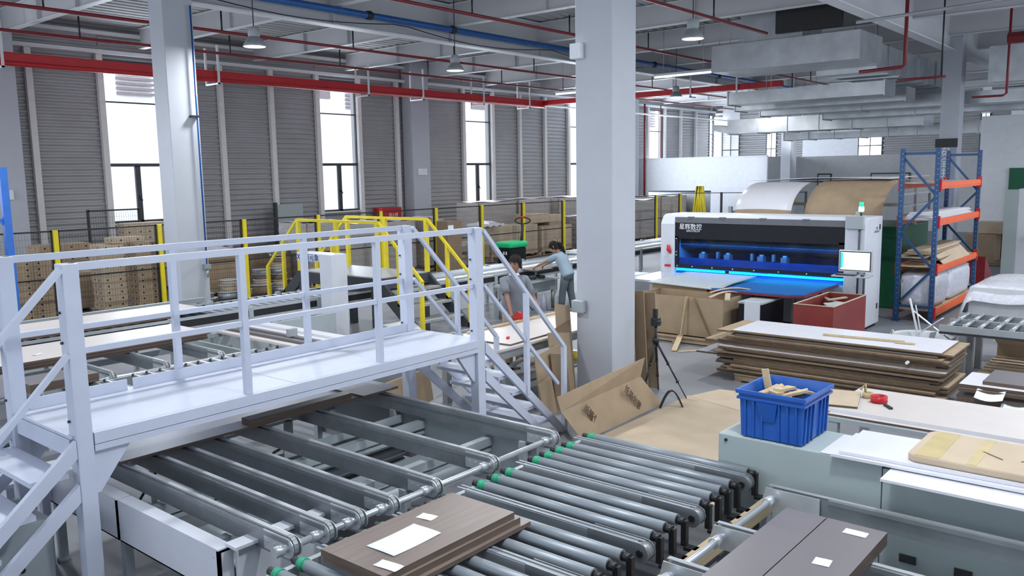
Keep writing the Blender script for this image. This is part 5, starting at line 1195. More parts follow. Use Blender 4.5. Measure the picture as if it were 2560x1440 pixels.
for (y, z) in ((8.62, 1.6), (8.62, 1.25), (8.62, 1.32), (5.22, 1.5)): m_ = MB(); m_.cyl((FXm, y, z), (FXm - 0.008, y, z), 0.014, 8); m_.build('screw', 'alu', t)
m_ = MB(); m_.box(BXm - 0.06, BXm, 5.17, 8.66, 0.2, 2.03); m_.box(FXm + 0.06, BXm, 5.17, 8.66, 0.84, 0.90); m_.build('inner_frame', 'blue_glow', t)
m_ = MB(); m_.box(15.95, 16.30, 5.18, 8.65, 1.40, 1.75); m_.box(16.3, 16.6, 5.18, 8.65, 1.26, 1.30); m_.box(16.35, 16.6, 5.18, 8.65, 1.08, 1.12); m_.build('gantry_beam', 'machine_black', t)
for y in (8.18, 7.62, 6.90, 6.42):
    m_ = MB(); m_.box(15.98, 16.14, y - 0.06, y + 0.06, 1.12, 1.27); m_.cyl((16.06, y, 1.27), (16.06, y, 1.31), 0.05, 12); m_.cyl((16.06, y, 0.97), (16.06, y, 1.12), 0.03, 10); h_ = m_.build('spindle', 'alu', t)
for y in (7.85, 7.1, 6.65):
    m_ = MB(); m_.box(16.02, 16.1, y - 0.025, y + 0.025, 1.18, 1.32); m_.build('nozzle', 'alu', t)
MB().box(15.84, 15.855, 5.19, 8.64, 0.905, 1.19).build('glow_slab', 'glow_slab', t)  # blue slab added to reflect the work light as a bright lower band
MB().box(FXm - 0.02, FXm + 0.03, 5.17, 8.60, 0.935, 0.975).build('led_strip', 'cyan_led', t)
m_ = MB(); m_.box(FXm - 0.01, FXm + 0.02, 6.62, 6.95, 0.93, 0.98); m_.box(FXm - 0.03, FXm + 0.02, 7.42, 7.5, 0.93, 0.98); m_.build('strip_cover', 'machine_black', t)
m_ = MB(); m_.box(FXm + 0.02, BXm - 0.1, 5.17, 8.66, 0.06, 0.84); m_.build('base', 'machine_white', t)
m_ = MB(); m_.box(FXm + 0.05, BXm - 0.05, 4.85, 8.95, 0.0, 0.06); m_.build('foot', 'machine_black', t)
d = bpy.data.lights.new('blue_work_light', 'AREA'); d.shape = 'RECTANGLE'; d.size = 3.3; d.size_y = 0.12; d.energy = 60; d.color = (0.02, 0.28, 1.0)
o = bpy.data.objects.new('blue_work_light', d); C.objects.link(o); o.location = (15.95, 6.9, 1.88); o.rotation_euler = (0, 0, R(90))
o.parent = t; o.location = (-0.44, 0.0, 1.5); o.rotation_euler = (R(-12), 0, R(90))
d2 = bpy.data.lights.new('cyan_work_light', 'AREA'); d2.shape = 'RECTANGLE'; d2.size = 3.3; d2.size_y = 0.05; d2.energy = 5; d2.color = (0.05, 0.6, 1.0)
o = bpy.data.objects.new('cyan_work_light', d2); C.objects.link(o); o.rotation_euler = (R(-25), 0, R(90)); o.parent = t; o.location = (-0.56, 0.0, 0.93)
text('lettering', '星辉数控', (FXm - 0.001, 8.30, 1.845), (R(90), 0, R(-90)), 0.13, 'text_white', t)
text('lettering', 'EXCITECH', (FXm - 0.001, 8.24, 1.765), (R(90), 0, R(-90)), 0.065, 'text_white', t)
text('lettering', '星辉\nEXCITECH', (16.35, 4.797, 1.85), (R(90), 0, 0), 0.06, 'text_grey', t)
for z in (1.95, 0.45): MB().box(16.5, 16.55, 4.79, 4.80, z - 0.1, z).build('latch', 'black', t)
m_ = MB(); m_.box(FXm - 0.06, FXm + 0.02, 4.83, 5.15, 1.9, 2.14); m_.cyl((FXm - 0.02, 4.95, 2.12), (FXm - 0.02, 4.95, 2.22), 0.03, 12); m_.build('pipe_bracket', 'light_grey', t, bevel=0.01)
m_ = MB(); m_.cyl((FXm - 0.03, 4.90, 0.1), (FXm - 0.03, 4.90, 2.05), 0.018, 8); m_.build('conduit', 'dark_steel', t)
# front tables
t = thing('infeed_table', (14.9, 6.3, 0), 'blue infeed table with red rounded edge in front of the glowing machine', 'table')
m_ = MB(); P_ = [(15.68, 5.25, 0.84), (15.68, 7.0, 0.84), (14.0, 7.0, 0.84), (13.85, 6.85, 0.84), (13.85, 5.45, 0.84), (14.0, 5.25, 0.84)]
m_.prism(P_, (0, 0, 0.035)); m_.build('table_top', 'blue_belt', t)
m_ = MB(); m_.prism([(a - 0.02 if a < 15 else a, b + (-0.015 if b < 6 else 0.015), 0.825) for a, b, c in P_], (0, 0, 0.03)); m_.build('edge', 'dark_red', t)
for (x, y) in ((14.2, 5.5), (14.2, 6.8), (15.5, 5.5), (15.5, 6.8)): MB().box(x - 0.03, x + 0.03, y - 0.03, y + 0.03, 0, 0.83).build('leg', 'machine_charcoal', t)
t = thing('infeed_table', (14.9, 7.9, 0), 'pale infeed table at the control side of the glowing machine', 'table')
MB().box(14.3, 15.68, 7.02, 9.0, 0.84, 0.88).build('table_top', 'alu', t)
for (x, y) in ((14.4, 7.1), (14.4, 8.9), (15.6, 7.1), (15.6, 8.9)): MB().box(x - 0.03, x + 0.03, y - 0.03, y + 0.03, 0, 0.84).build('leg', 'machine_charcoal', t)
tag(MB().grid(lambda u, v: (13.9 + 1.6 * u, 6.75 + 1.5 * v, 0.905 + 0.04 * u - 0.10 * max(0, 0.35 - u) ** 2 * 4 * (1 - v)), 10, 8, thick=(0, 0, -0.012)).build('sheet', 'light_grey'), 'thin grey sheet curling over the infeed tables', 'sheet')
# beacon
t = thing('signal_beacon', (16.15, 5.05, 2.10), 'green glowing signal beacon on top of the machine', 'signal lamp')
MB().cyl((16.15, 5.03, 2.10), (16.15, 5.03, 2.19), 0.018, 10).build('stem', 'black', t)
MB().lathe((16.15, 5.03, 2.19), [(0.035, 0), (0.052, 0.02), (0.05, 0.07), (0.045, 0.10)], 16, close=True).build('lit_segment', 'beacon_hot', t)
MB().lathe((16.15, 5.03, 2.29), [(0.04, 0), (0.036, 0.03), (0.036, 0.08)], 16, close=True).build('top_segment', 'beacon', t)
# monitor on arm with keyboard tray
t = thing('control_monitor', (15.3, 4.85, 0), 'white control monitor on a post with keyboard tray beside the machine', 'monitor')
m_ = MB(); m_.cyl((15.58, 4.76, 0.0), (15.58, 4.76, 1.35), 0.022, 10); m_.box(15.48, 15.68, 4.68, 4.84, 0, 0.02); m_.build('post', 'dark_steel', t)
m_ = MB(); m_.box(15.22, 15.27, 4.52, 5.10, 1.17, 1.56); m_.build('screen_case', 'alu', t, bevel=0.01)
MB().box(15.212, 15.22, 4.545, 5.075, 1.195, 1.535).build('bezel', 'black', t)
MB().box(15.206, 15.212, 4.56, 5.06, 1.21, 1.52).build('screen', 'screen', t)
MB().box(15.205, 15.206, 5.02, 5.058, 1.24, 1.51).build('side_bar', 'cyan_led', t)
m_ = MB(); m_.box(15.27, 15.60, 4.74, 4.80, 1.30, 1.36); m_.build('arm', 'alu', t)
m_ = MB(); m_.box(14.98, 15.35, 4.52, 5.14, 1.10, 1.125); m_.box(15.3, 15.6, 4.7, 4.8, 1.09, 1.11); m_.build('keyboard_tray', 'alu', t)
tag(MB().box(15.0, 15.14, 4.74, 5.08, 1.126, 1.145).build('keyboard', 'black', bevel=0.004), 'black keyboard on the tray below the control monitor', 'keyboard')
tag(MB().box(15.02, 15.1, 4.6, 4.655, 1.126, 1.15).build('mouse', 'black', bevel=0.01), 'black mouse on the tray next to the keyboard', 'mouse')
# red caution bag and bottles at the far end of the machine
t = thing('spray_gun', (15.62, 8.8, 1.2), 'red spray gun hanging in a clear bag on the machine end', 'spray gun')
m_ = MB(); m_.tube([(15.66, 8.80, 1.46), (15.66, 8.78, 1.36), (15.66, 8.74, 1.28)], [0.03, 0.05, 0.02], 8); m_.build('gun', 'red', t)
m_ = MB(); m_.box(15.64, 15.68, 8.66, 8.92, 0.88, 1.25); m_.build('bag', 'clear', t)
MB().box(15.63, 15.64, 8.72, 8.86, 1.0, 1.05).build('label', 'red', t)
t = thing('supply_cabinet', (15.0, 9.6, 0), 'low white cabinet with dark side next to the machine', 'cabinet'); MB().box(14.7, 15.5, 9.15, 10.1, 0, 0.86).build('body', 'machine_white', t)
t = thing('bottle', (15.1, 9.3, 0.86), 'clear green water bottle on the low white cabinet', 'bottle')
MB().lathe((15.1, 9.35, 0.861), [(0.035, 0), (0.038, 0.02), (0.038, 0.19), (0.02, 0.23), (0.02, 0.26)], 12, close=True).build('bottle', 'green', t)
t = thing('tape_dispenser', (15.1, 9.75, 0.86), 'yellow tape dispenser on the low white cabinet', 'tape dispenser')
m_ = MB(); m_.box(15.05, 15.15, 9.65, 9.85, 0.861, 0.91); m_.cyl((15.1, 9.72, 0.93), (15.1, 9.78, 0.93), 0.05, 14); m_.build('dispenser', 'yellow', t)

# ================================================================ bins in front of the machine
def open_box(name, x0, x1, y0, y1, z0, z1, w, m, label, cat, inner=None, parts=True):
    t = thing(name, ((x0 + x1) / 2, (y0 + y1) / 2, z0), label, cat)
    m_ = MB(); m_.box(x0, x0 + w, y0, y1, z0, z1); m_.box(x1 - w, x1, y0, y1, z0, z1); m_.box(x0 + w, x1 - w, y0, y0 + w, z0, z1); m_.box(x0 + w, x1 - w, y1 - w, y1, z0, z1); m_.box(x0 + w, x1 - w, y0 + w, y1 - w, z0, z0 + 0.03)
    m_.build('body', m, t); return t
t = open_box('waste_bin', 13.42, 15.05, 4.55, 5.20, 0.0, 0.80, 0.025, 'bin_red', 'large red board waste bin full of offcuts in front of the machine', 'bin')
m_ = MB()
for (x0, x1, y0, y1) in ((13.41, 13.46, 4.54, 5.21), (15.02, 15.06, 4.54, 5.21), (13.46, 15.02, 4.54, 4.575), (13.46, 15.02, 5.175, 5.21)): m_.box(x0, x1, y0, y1, 0.80, 0.808)
m_.build('rim', 'card_pale', t)
for k in range(16):
    a = rng.uniform(0, 3.1); m_ = MB(); m_.rbox(rng.uniform(13.8, 14.85), rng.uniform(4.75, 5.0), 0.55 + 0.012 * k, rng.uniform(.2, .4), rng.uniform(.08, .16), 0.02, a, 0, None, (('X', 'Y')[k % 2], rng.uniform(-.35, .35)))
    tag(m_.build('wood_offcut', ('wood', 'card_pale', 'light_grey')[k % 3]), ('tan', 'pale kraft', 'grey')[k % 3] + ' offcut lying in the large red waste bin', 'wood offcut', ('tan', 'kraft', 'grey')[k % 3] + ' offcuts in the red bin')
t = thing('tool_cart', (13.8, 5.8, 0), 'dark cart with a white end panel between the carton bin and the red bin', 'cart')
MB().box(13.3, 14.3, 5.72, 6.10, 0.05, 0.75).build('body', 'machine_black', t); MB().box(13.25, 13.3, 5.72, 5.98, 0.05, 0.80).build('end_panel', 'machine_white', t); MB().box(13.3, 14.3, 5.70, 6.12, 0.75, 0.78).build('top', 'light_grey', t)
for (x, y) in ((13.35, 5.78), (14.2, 5.78), (13.35, 6.04), (14.2, 6.04)): m_ = MB(); m_.cyl((x, y - 0.02, 0.04), (x, y + 0.02, 0.04), 0.04, 10); m_.build('wheel', 'rubber', t)
pallet(12.95, 14.3, 6.25, 8.0, 'dark low pallet under the open carton bin')
t = open_box('carton_bin', 13.15, 13.97, 6.32, 8.0, 0.12, 0.80, 0.012, 'card', 'big open carton bin with board strips sticking out, before the machine', 'carton')
for k, (x, y, l, a, z, lab) in enumerate(((13.7, 6.5, .75, -0.5, .80, 'curved kraft strip lying across the rim of the open carton bin'), (13.4, 6.35, .5, .4, .81, 'short kraft strip at the corner of the open carton bin'), (14.0, 6.5, .9, -.9, .83, 'long kraft strip reaching from the carton bin to the infeed table'))):
    tag(MB().grid(lambda u, v: (x + (u - .5) * l * math.cos(a) - (v - .5) * .09 * math.sin(a), y + (u - .5) * l * math.sin(a) + (v - .5) * .09 * math.cos(a), z + 0.08 * math.sin(math.pi * u)), 10, 2, thick=(0, 0, -0.012)).build('strip', 'card_pale'), lab, 'strip')
t = open_box('carton_bin', 14.0, 14.28, 7.05, 8.2, 0.0, 0.885, 0.012, 'card', 'taller kraft sheet box standing at the back of the open carton bin', 'carton')
def stick(p, q, w, h, lab, m='wood'):
    tag(MB().bar(p, q, w, h).build('wood_stick', m), lab, 'stick')
stick((13.12, 6.98, 0.82), (13.0, 7.02, 0.14), 0.09, 0.015, 'wood stick leaning on the open carton bin'); stick((13.02, 7.05, 0.14), (12.3, 6.78, 0.015), 0.09, 0.015, 'wood stick sloping from the carton bin to the floor')
stick((13.13, 6.85, 0.80), (13.12, 6.52, 0.14), 0.09, 0.015, 'darker wood stick leaning sideways on the carton bin', 'card_dark'); stick((12.3, 6.7, 0.01), (12.95, 6.15, 0.01), 0.07, 0.012, 'wood strip lying on the floor before the carton bin')

# ================================================================ stack of boards
rng2 = random.Random(11)
pallet(11.0, 11.9, 2.6, 3.8, 'wooden pallet under the near half of the tall board stack'); pallet(11.0, 11.9, 3.9, 5.1, 'wooden pallet under the far half of the tall board stack')
z = 0.12; NB = 24; names = ['lowest', 'second lowest', 'third lowest', 'fourth lowest', 'fifth lowest', 'sixth lowest', 'seventh lowest', 'eighth lowest', 'ninth lowest', 'tenth lowest', 'eleventh lowest', 'twelfth lowest', 'twelfth from the top', 'eleventh from the top', 'tenth from the top', 'ninth from the top', 'eighth from the top', 'seventh from the top', 'sixth from the top', 'fifth from the top', 'fourth from the top', 'third from the top', 'second from the top', 'topmost']
for k in range(NB):
    th = rng2.choice((0.018, 0.025, 0.03)) if k < NB - 1 else 0.022
    th = (0.75 - 0.12) / NB
    dy0 = rng2.uniform(-0.1, 0.12); dy1 = rng2.uniform(-0.06, 0.28); dx = rng2.uniform(-0.05, 0.05)
    if k == 9: dy1 = 0.55
    if k in (15, 16): dy1 = 0.45; dx = 0.08
    if k == NB - 1: dx, dy0, dy1 = 0, 0.0, 0.0
    if k == NB - 2: dx, dy0, dy1 = 0.06, -0.12, 0.25
    top = ('white_panel' if k in (NB - 1, 14) else ('card' if k % 3 else 'galv_dull'))
    board(11.0 + dx, 11.93 + dx, 2.42 + dy0, 5.15 + dy1, z, th - 0.002, top, ('board_edge', 'edge_brown', 'board_edge', 'card_dark')[k % 4], names[k] + ' board of the tall stack in front of the red bin', 'board', 'board', ang=rng2.uniform(-0.008, 0.008)); z += th
m_ = MB(); m_.rbox(11.35, 3.45, 0.752, 1.02, 0.035, 0.025, R(-85)); tag(m_.build('wood_stick', 'wood'), 'long wood strip lying on the white top board', 'stick')
m_ = MB(); m_.rbox(11.33, 2.92, 0.752, 0.24, 0.035, 0.02, R(-85)); tag(m_.build('wood_stick', 'wood'), 'short wood strip lying on the white top board', 'stick')
t = thing('paper_roll', (10.9, 2.75, 0.55), 'small white roll stuck at the long side of the board stack', 'roll'); m_ = MB(); m_.cyl((10.90, 2.78, 0.60), (10.97, 2.78, 0.60), 0.02, 12); m_.build('roll', 'paper', t)
# stack of dark boards on the right
pallet(10.2, 11.0, 0.6, 2.1, 'wooden pallet under the dark board stack by the bench')
z = 0.12
for k in range(12):
    th = 0.04; top = ('grey_panel', 'brown_panel', 'white_panel', 'grey_panel')[k % 4]
    dx = rng2.uniform(-.06, .06); dy = rng2.uniform(-.12, .04)
    if k == 10: top, dx, dy = 'white_panel', 0.0, 0.0
    if k == 11: top, dx, dy = 'grey_panel', 0.10, -0.22
    board(10.36 + dx, 11.05 + dx, 0.3, 2.08 + dy, z, th - 0.003, top, 'edge_brown', ORD[k] + (' board from the floor in the dark pile beside the tall stack' if k < 11 else ' board, grey, on top of the dark pile beside the tall stack'), 'board', 'board'); z += th
for i, (x, y, z_) in enumerate(((10.28, 1.75, 0.47), (10.22, 1.50, 0.33))):
    m_ = MB(); m_.grid(lambda u, v: (x + 0.12 * u - 0.1 * (1 - u) ** 2, y - 0.14 + 0.28 * v, z_ + 0.09 * u - 0.03 * math.sin(3 * v)), 5, 5, thick=(0, 0, -0.001)); tag(m_.build('paper_sheet', 'paper'), ('white delivery slip sticking out of the dark board pile, upper one', 'curled white slip sticking out of the dark board pile, lower one')[i], 'paper')
# pallets with strips behind
for i, (x0, y0, lab) in enumerate(((12.3, 1.2, 'wooden pallet behind the dark board pile'), (13.5, 1.2, 'wooden pallet below the little roller table'))):
    pallet(x0, x0 + 1.1, y0, y0 + 1.2, lab)
# roller table on the right
t = thing('roller_table', (13.4, 2.0, 0), 'grey skate roller table with shiny rollers at the right edge', 'roller table')
X0r, X1r, Y0r, Y1r, ZR = 12.75, 14.0, 1.3, 2.85, 0.80
for x in (X0r, (X0r + X1r) / 2, X1r): MB().box(x - 0.02, x + 0.02, Y0r, Y1r, ZR - 0.09, ZR).build('side_rail', 'galv_dull', t)
for i in range(8):
    y = Y1r - 0.12 - i * 0.19
    for (a, b) in ((X0r + 0.03, 13.355), (13.395, X1r - 0.03)): m_ = MB(); m_.cyl((a, y, ZR - 0.01), (b, y, ZR - 0.01), 0.03, 12); m_.build('roller', 'zinc_roller', t)
MB().box(X0r, X1r, Y0r, Y1r, ZR - 0.13, ZR - 0.10).build('pan', 'dark_steel', t)
for (x, y) in ((12.8, 2.55), (13.3, 2.55), (13.9, 2.55), (12.8, 1.5), (13.9, 1.5)): MB().box(x - 0.06, x + 0.06, y - 0.04, y + 0.04, 0, ZR - 0.13).build('leg', 'galv', t)
# tub with strips
t = thing('plastic_tub', (13.3, 3.2, 0), 'round translucent grey tub full of white strips beside the board stack', 'tub')
MB().lathe((13.25, 3.18, 0), [(0.28, 0), (0.40, 0.50), (0.44, 0.50), (0.44, 0.53), (0.40, 0.53), (0.385, 0.50), (0.27, 0.02), (0.001, 0.02)], 32).build('tub', 'tub', t)
for a in (2.2, 5.0):
    m_ = MB(); m_.tube([(13.25 + 0.43 * math.cos(a + q), 3.18 + 0.43 * math.sin(a + q), 0.52 + 0.09 * math.sin(math.pi * (q + .2) / .4)) for q in (-.2, -.1, 0, .1, .2)], 0.012, 6); m_.build('handle', 'tub', t)
for i, (a, b, w, m, lab) in enumerate((((13.3, 3.15, 0.12), (13.3, 3.39, 1.06), .07, 'white_panel', 'tallest white strip standing in the grey tub'), ((13.22, 3.10, 0.12), (13.2, 3.28, 0.98), .04, 'white_panel', 'thin white strip beside the tallest in the grey tub'), ((13.35, 3.3, 0.50), (13.3, 2.93, 0.80), .09, 'white_panel', 'wide white strip lying out of the grey tub'),
                                   ((13.4, 3.36, 0.86), (13.1, 2.55, 0.36), .03, 'alu', 'thin pale strip slanting over the grey tub to the floor'), ((13.15, 3.1, 0.2), (13.1, 3.0, 0.62), .12, 'light_grey', 'broad grey strip end in the grey tub'))):
    tag(MB().bar(a, b, w, 0.012).build('strip', m), lab, 'strip')
t = thing('open_carton', (14.7, 2.2, 0), 'open brown carton with flaps up under the roller table edge', 'carton')
m_ = MB(); m_.box(14.45, 14.95, 1.9, 2.4, 0, 0.30); m_.build('body', 'card', t)
m_ = MB(); m_.prism([(14.44, 1.9, 0.3), (14.44, 2.4, 0.3), (14.30, 2.45, 0.42), (14.30, 1.85, 0.42)], (0.008, 0, 0)); m_.build('flap', 'card_pale', t)
m_ = MB(); m_.prism([(14.45, 2.4, 0.3), (14.95, 2.4, 0.3), (14.95, 2.55, 0.42), (14.45, 2.55, 0.42)], (0, 0.008, 0)); m_.build('flap', 'card_pale', t)
# white wrapped stack
t = thing('foam_stack', (17.3, 2.9, 0), 'white film covered stack of foam blocks beyond the roller table', 'stack')
MB().box(16.6, 18.5, 1.6, 3.25, 0, 0.86).build('blocks', 'tub', t)
m_ = MB(); m_.grid(lambda u, v: (16.45 + 2.2 * u, 3.45 - 2.1 * v, 0.90 + 0.03 * math.sin(11 * u + 3 * v) * math.cos(9 * v) - (0.25 * max(0, .12 - u) / .12) - (0.6 * max(0, .10 - v) / .10)), 26, 22, thick=(0, 0, -0.01)); m_.build('film', 'plastic_wrap', t)

# ================================================================ racking
t = thing('pallet_rack', (19.2, 4.42, 0), 'blue and orange pallet rack with sheets, cartons and white bags', 'rack')
RX0, RX1, RY0, RY1, RZ = 17.4, 21.0, 4.05, 4.68, 3.35
for x in (RX0, RX1):
    for y in (RY0, RY1):
        m_ = MB(); m_.box(x - 0.045, x + 0.045, y - 0.04, y + 0.04, 0.0, RZ); u_ = m_.build('upright', 'rack_blue', t)
        m_ = MB()
        for k in range(32): m_.box(x - 0.047, x - 0.045, y - 0.015, y + 0.0, 0.15 + 0.10 * k, 0.165 + 0.10 * k)
        o_ = m_.build('slots', 'galv_dull', u_)
        MB().box(x - 0.08, x + 0.08, y - 0.07, y + 0.07, 0, 0.01).build('foot_plate', 'rack_blue', t)
    for z in (0.28, RZ - 0.12): MB().box(x - 0.02, x + 0.02, RY0, RY1, z, z + 0.05).build('brace', 'rack_blue', t)
    for (a, b, s) in ((0.33, 1.05, 0), (1.05, 1.75, 1), (1.75, 2.45, 0), (2.45, 3.2, 1)):
        m_ = MB(); m_.bar((x, RY0 if s else RY1, a), (x, RY1 if s else RY0, b), 0.03, 0.045); m_.build('brace', 'rack_blue', t)
for z in (0.12, 0.97, 1.88, 2.58):
    for y in (RY0 - 0.03, RY1 + 0.03):
        m_ = MB(); m_.box(RX0 + 0.05, RX1 - 0.05, y - 0.025, y + 0.025, z, z + 0.13); m_.box(RX0 + 0.05, RX1 - 0.05, y - 0.035, y + 0.035, z + 0.04, z + 0.09)
        m_.build('beam', 'rack_orange', t)
        for x in (RX0 + 0.05, RX1 - 0.05): MB().box(x - 0.03, x + 0.03, y - 0.04, y + 0.04, z - 0.05, z + 0.19).build('beam_clip', 'red', t)
    if z > 2.5 or z < 1.0 or True: MB().box(RX0 + 0.06, RX1 - 0.06, RY0 + 0.01, RY1 - 0.01, z + 0.10, z + 0.125).build('shelf', 'light_grey' if z > 1.5 else 'wood', t)
for k in range(5):
    m_ = MB(); x0, x1 = RX0 + 0.1 + 0.12 * k, RX1 - 0.3 - 0.1 * (k % 3)
    m_.grid(lambda u, v: (x0 + (x1 - x0) * u, RY0 + 0.03 + 0.55 * v + 0.01 * k, 2.012 + 0.024 * k + 0.004 * math.sin(9 * u + k)), 16, 3, thick=(0, 0, -0.016)); tag(m_.build('sheet', 'white_panel'), ORD[k] + ' white sheet in the pile on the middle shelf of the blue rack', 'sheet')
for k in range(8):
    x0 = 17.6 + 0.12 * (k % 3); m_ = MB(); m_.rbox(19.1 + rng2.uniform(-.3, .3), 4.40 + rng2.uniform(-.08, .08), 1.10 + 0.034 * k, rng2.uniform(2.0, 2.9), rng2.uniform(.35, .5), 0.03, rng2.uniform(-.04, .04))
    tag(m_.build('flattened_carton', ('card', 'card_pale', 'card_dark')[k % 3]), ORD[k] + ' flattened carton in the bundle on the lower shelf of the rack', 'cardboard')
m_ = MB(); m_.prism([(18.0, 4.0, 1.10), (20.3, 4.0, 1.10), (20.3, 4.25, 1.36), (18.0, 4.25, 1.36)], (0, 0.02, 0.0)); tag(m_.build('flattened_carton', 'card_pale'), 'pale kraft sheet leaning over the edge of the lower rack shelf', 'cardboard')
for i, (x0, x1, zz, lab) in enumerate(((17.5, 18.75, 0.95, 'crumpled white film bag at the near end of the bottom rack shelf'), (18.8, 20.85, 0.93, 'large stuffed white bag on the bottom rack shelf'))):
    t = thing('foam_bag', ((x0 + x1) / 2, 4.4, 0.25), lab, 'bag')
    m_ = MB(); N = 24; K = 18; k0 = len(m_.v); cx, cy, cz = (x0 + x1) / 2, 4.365, (0.25 + zz) / 2
    for a in range(K + 1):
        ph = -math.pi / 2 + math.pi * a / K
        for b in range(N):
            th = 2 * math.pi * b / N; e = 0.35
            sx = math.copysign(abs(math.cos(th)) ** e, math.cos(th)) * abs(math.cos(ph)) ** e; sy = math.copysign(abs(math.sin(th)) ** e, math.sin(th)) * abs(math.cos(ph)) ** e; sz = math.copysign(abs(math.sin(ph)) ** e, math.sin(ph))
            w = 1 + 0.03 * math.sin(5 * th + 3 * ph * (i + 2)) + (0.04 * math.sin(11 * th + 7 * ph) if i == 0 else 0)
            m_.v.append((cx + (x1 - x0) / 2 * sx * w, cy + 0.32 * sy * w, cz + (zz - 0.25) / 2 * sz))
    for a in range(K):
        for b in range(N): j = (b + 1) % N; m_.face([k0 + a * N + b, k0 + a * N + j, k0 + (a + 1) * N + j, k0 + (a + 1) * N + b], 0, True)
    m_.build('bag', 'plastic_wrap', t)
# banner on the column
t = thing('banner', (26.9, 6.2, 2), 'tall vertical banner with dark header on the column behind the racking', 'banner')
MB().box(26.93, 26.99, 5.86, 6.36, 1.6, 3.55).build('cloth', 'banner', t); MB().box(26.92, 26.99, 5.80, 6.38, 3.55, 3.80).build('header', 'black', t)
text('lettering', '安\n全\n生\n产', (26.925, 6.12, 2.95), (R(90), 0, R(-90)), 0.30, 'text_white', t)

# ================================================================ green machine with curved sheets
t = thing('green_machine', (20.0, 6.8, 0), 'dark green machine with pale frame bars behind the printing machine', 'machine')
m_ = MB(); m_.box(18.8, 21.3, 5.1, 8.3, 0, 1.75); m_.build('body', 'machine_green', t, bevel=0.03)
for z in (1.95, 2.15, 2.4): MB().box(18.9, 21.4, 5.08, 5.14, z, z + 0.05).build('rail', 'alu', t)
for x in (18.9, 20.0, 21.2): MB().box(x - 0.03, x + 0.03, 5.05, 5.11, 1.75, 2.6).build('upright', 'alu', t)
for y in (8.25, 6.9): MB().box(18.85, 21.3, y - 0.03, y + 0.03, 2.45, 2.52).build('support', 'machine_green', t)
MB().box(18.85, 18.92, 5.1, 8.3, 2.18, 2.25).build('cross_bar', 'alu', t)
for y in (6.95, 7.4): MB().box(18.82, 18.95, y - 0.05, y + 0.05, 2.25, 2.36).build('clamp', 'yellow', t)
def arch(y0, y1, xr, zr, label, m, sag=0.0):
    m_ = MB()
    def fn(u, v):
        if u < 0.5: a = (u / 0.5) * math.pi / 2; x = xr - 1.3 * math.cos(a) * (1 + 0.1 * math.sin(2 * a)); z = 1.78 + (zr - 1.78) * math.sin(a)
        else: x = xr + (u - 0.5) * 4.5; z = zr - 0.02 * (u - 0.5)
        return (x, y0 + (y1 - y0) * v + sag * (1 - u) * 0.3, z + 0.03 * math.sin(3 * v) * (1 - u))
    m_.grid(fn, 26, 8, thick=(0.004, 0, -0.014), m2=1)
    for q in range(3 * 8): m_.m[q] = 1
    tag(m_.build('curved_sheet', ['white_panel' if m == 'w' else 'card', 'card']), label, 'cardboard sheet')
arch(7.05, 8.35, 19.2, 2.70, 'white faced kraft sheet arching down over the machine, farther from the rack', 'w')
arch(5.15, 6.75, 19.4, 2.73, 'kraft sheet arching down behind the green beacon', 'k', 0.3)
m_ = MB(); m_.grid(lambda u, v: (19.0 + 3.0 * u, 5.3 + 3.2 * v, 2.77 + 0.03 * math.sin(4 * v + 2 * u)), 8, 10, thick=(0, 0, -0.01)); tag(m_.build('curved_sheet', 'white_panel'), 'flat white sheet resting over both curved kraft sheets', 'cardboard sheet')
t = thing('steel_trestle', (19, 9.3, 0), 'grey steel trestle with shelf arms left of the curved sheets', 'trestle')
for (x, z) in ((18.6, 2.15), (19.6, 2.45)): MB().box(x - 0.04, x + 0.04, 8.75, 8.83, 0, z).build('upright', 'galv_dull', t)
for z in (1.6, 1.8, 2.0): MB().box(18.6, 19.6, 8.76, 8.82, z, z + 0.04).build('arm', 'galv_dull', t)
# far right: machine, pallet, red jack
t = thing('edge_machine', (26.8, 3.4, 0), 'tall light grey machine cabinet at the far right edge with dark window', 'machine')
m_ = MB(); m_.box(26.0, 28.2, 0.8, 4.05, 0, 2.38); m_.build('body', 'machine_white', t, bevel=0.02); MB().box(25.98, 26.02, 4.04, 4.36, 0, 2.36).build('side_door', 'cabinet_grey', t)
MB().box(25.97, 26.0, 2.9, 3.65, 1.25, 1.75).build('window', 'machine_black', t); MB().box(25.8, 26.0, 3.1, 3.75, 1.0, 1.12).build('tray', 'light_grey', t); m_ = MB(); m_.tube([(26.3, 3.9, 2.4), (26.3, 3.6, 2.55), (26.3, 3.3, 2.42)], 0.06, 8); m_.build('hose', 'light_grey', t)
pallet(28.6, 30.2, 4.5, 5.9, 'dark red pallet with cartons at the far right'); carton(28.7, 29.6, 5.0, 5.8, 0.12, 0.95, 'lower brown carton on the far right pallet', False, 'card'); carton(28.8, 29.7, 4.6, 5.6, 0.96, 1.3, 'upper brown carton on the far right pallet', False, 'card_pale'); carton(29.8, 30.2, 4.6, 5.6, 0.12, 1.25, 'tall brown carton behind on the far right pallet', False, 'card_dark')
t = thing('red_ramp', (24.2, 4.6, 0), 'red wedge shaped ramp end poking out behind the rack', 'ramp')
m_ = MB(); m_.prism([(23.6, 4.3, 0.05), (24.8, 4.3, 0.05), (23.6, 4.3, 0.75)], (0, 0.5, 0)); m_.build('wedge', 'dark_red', t); MB().box(23.5, 24.9, 4.25, 4.85, 0, 0.05).build('base', 'light_grey', t)

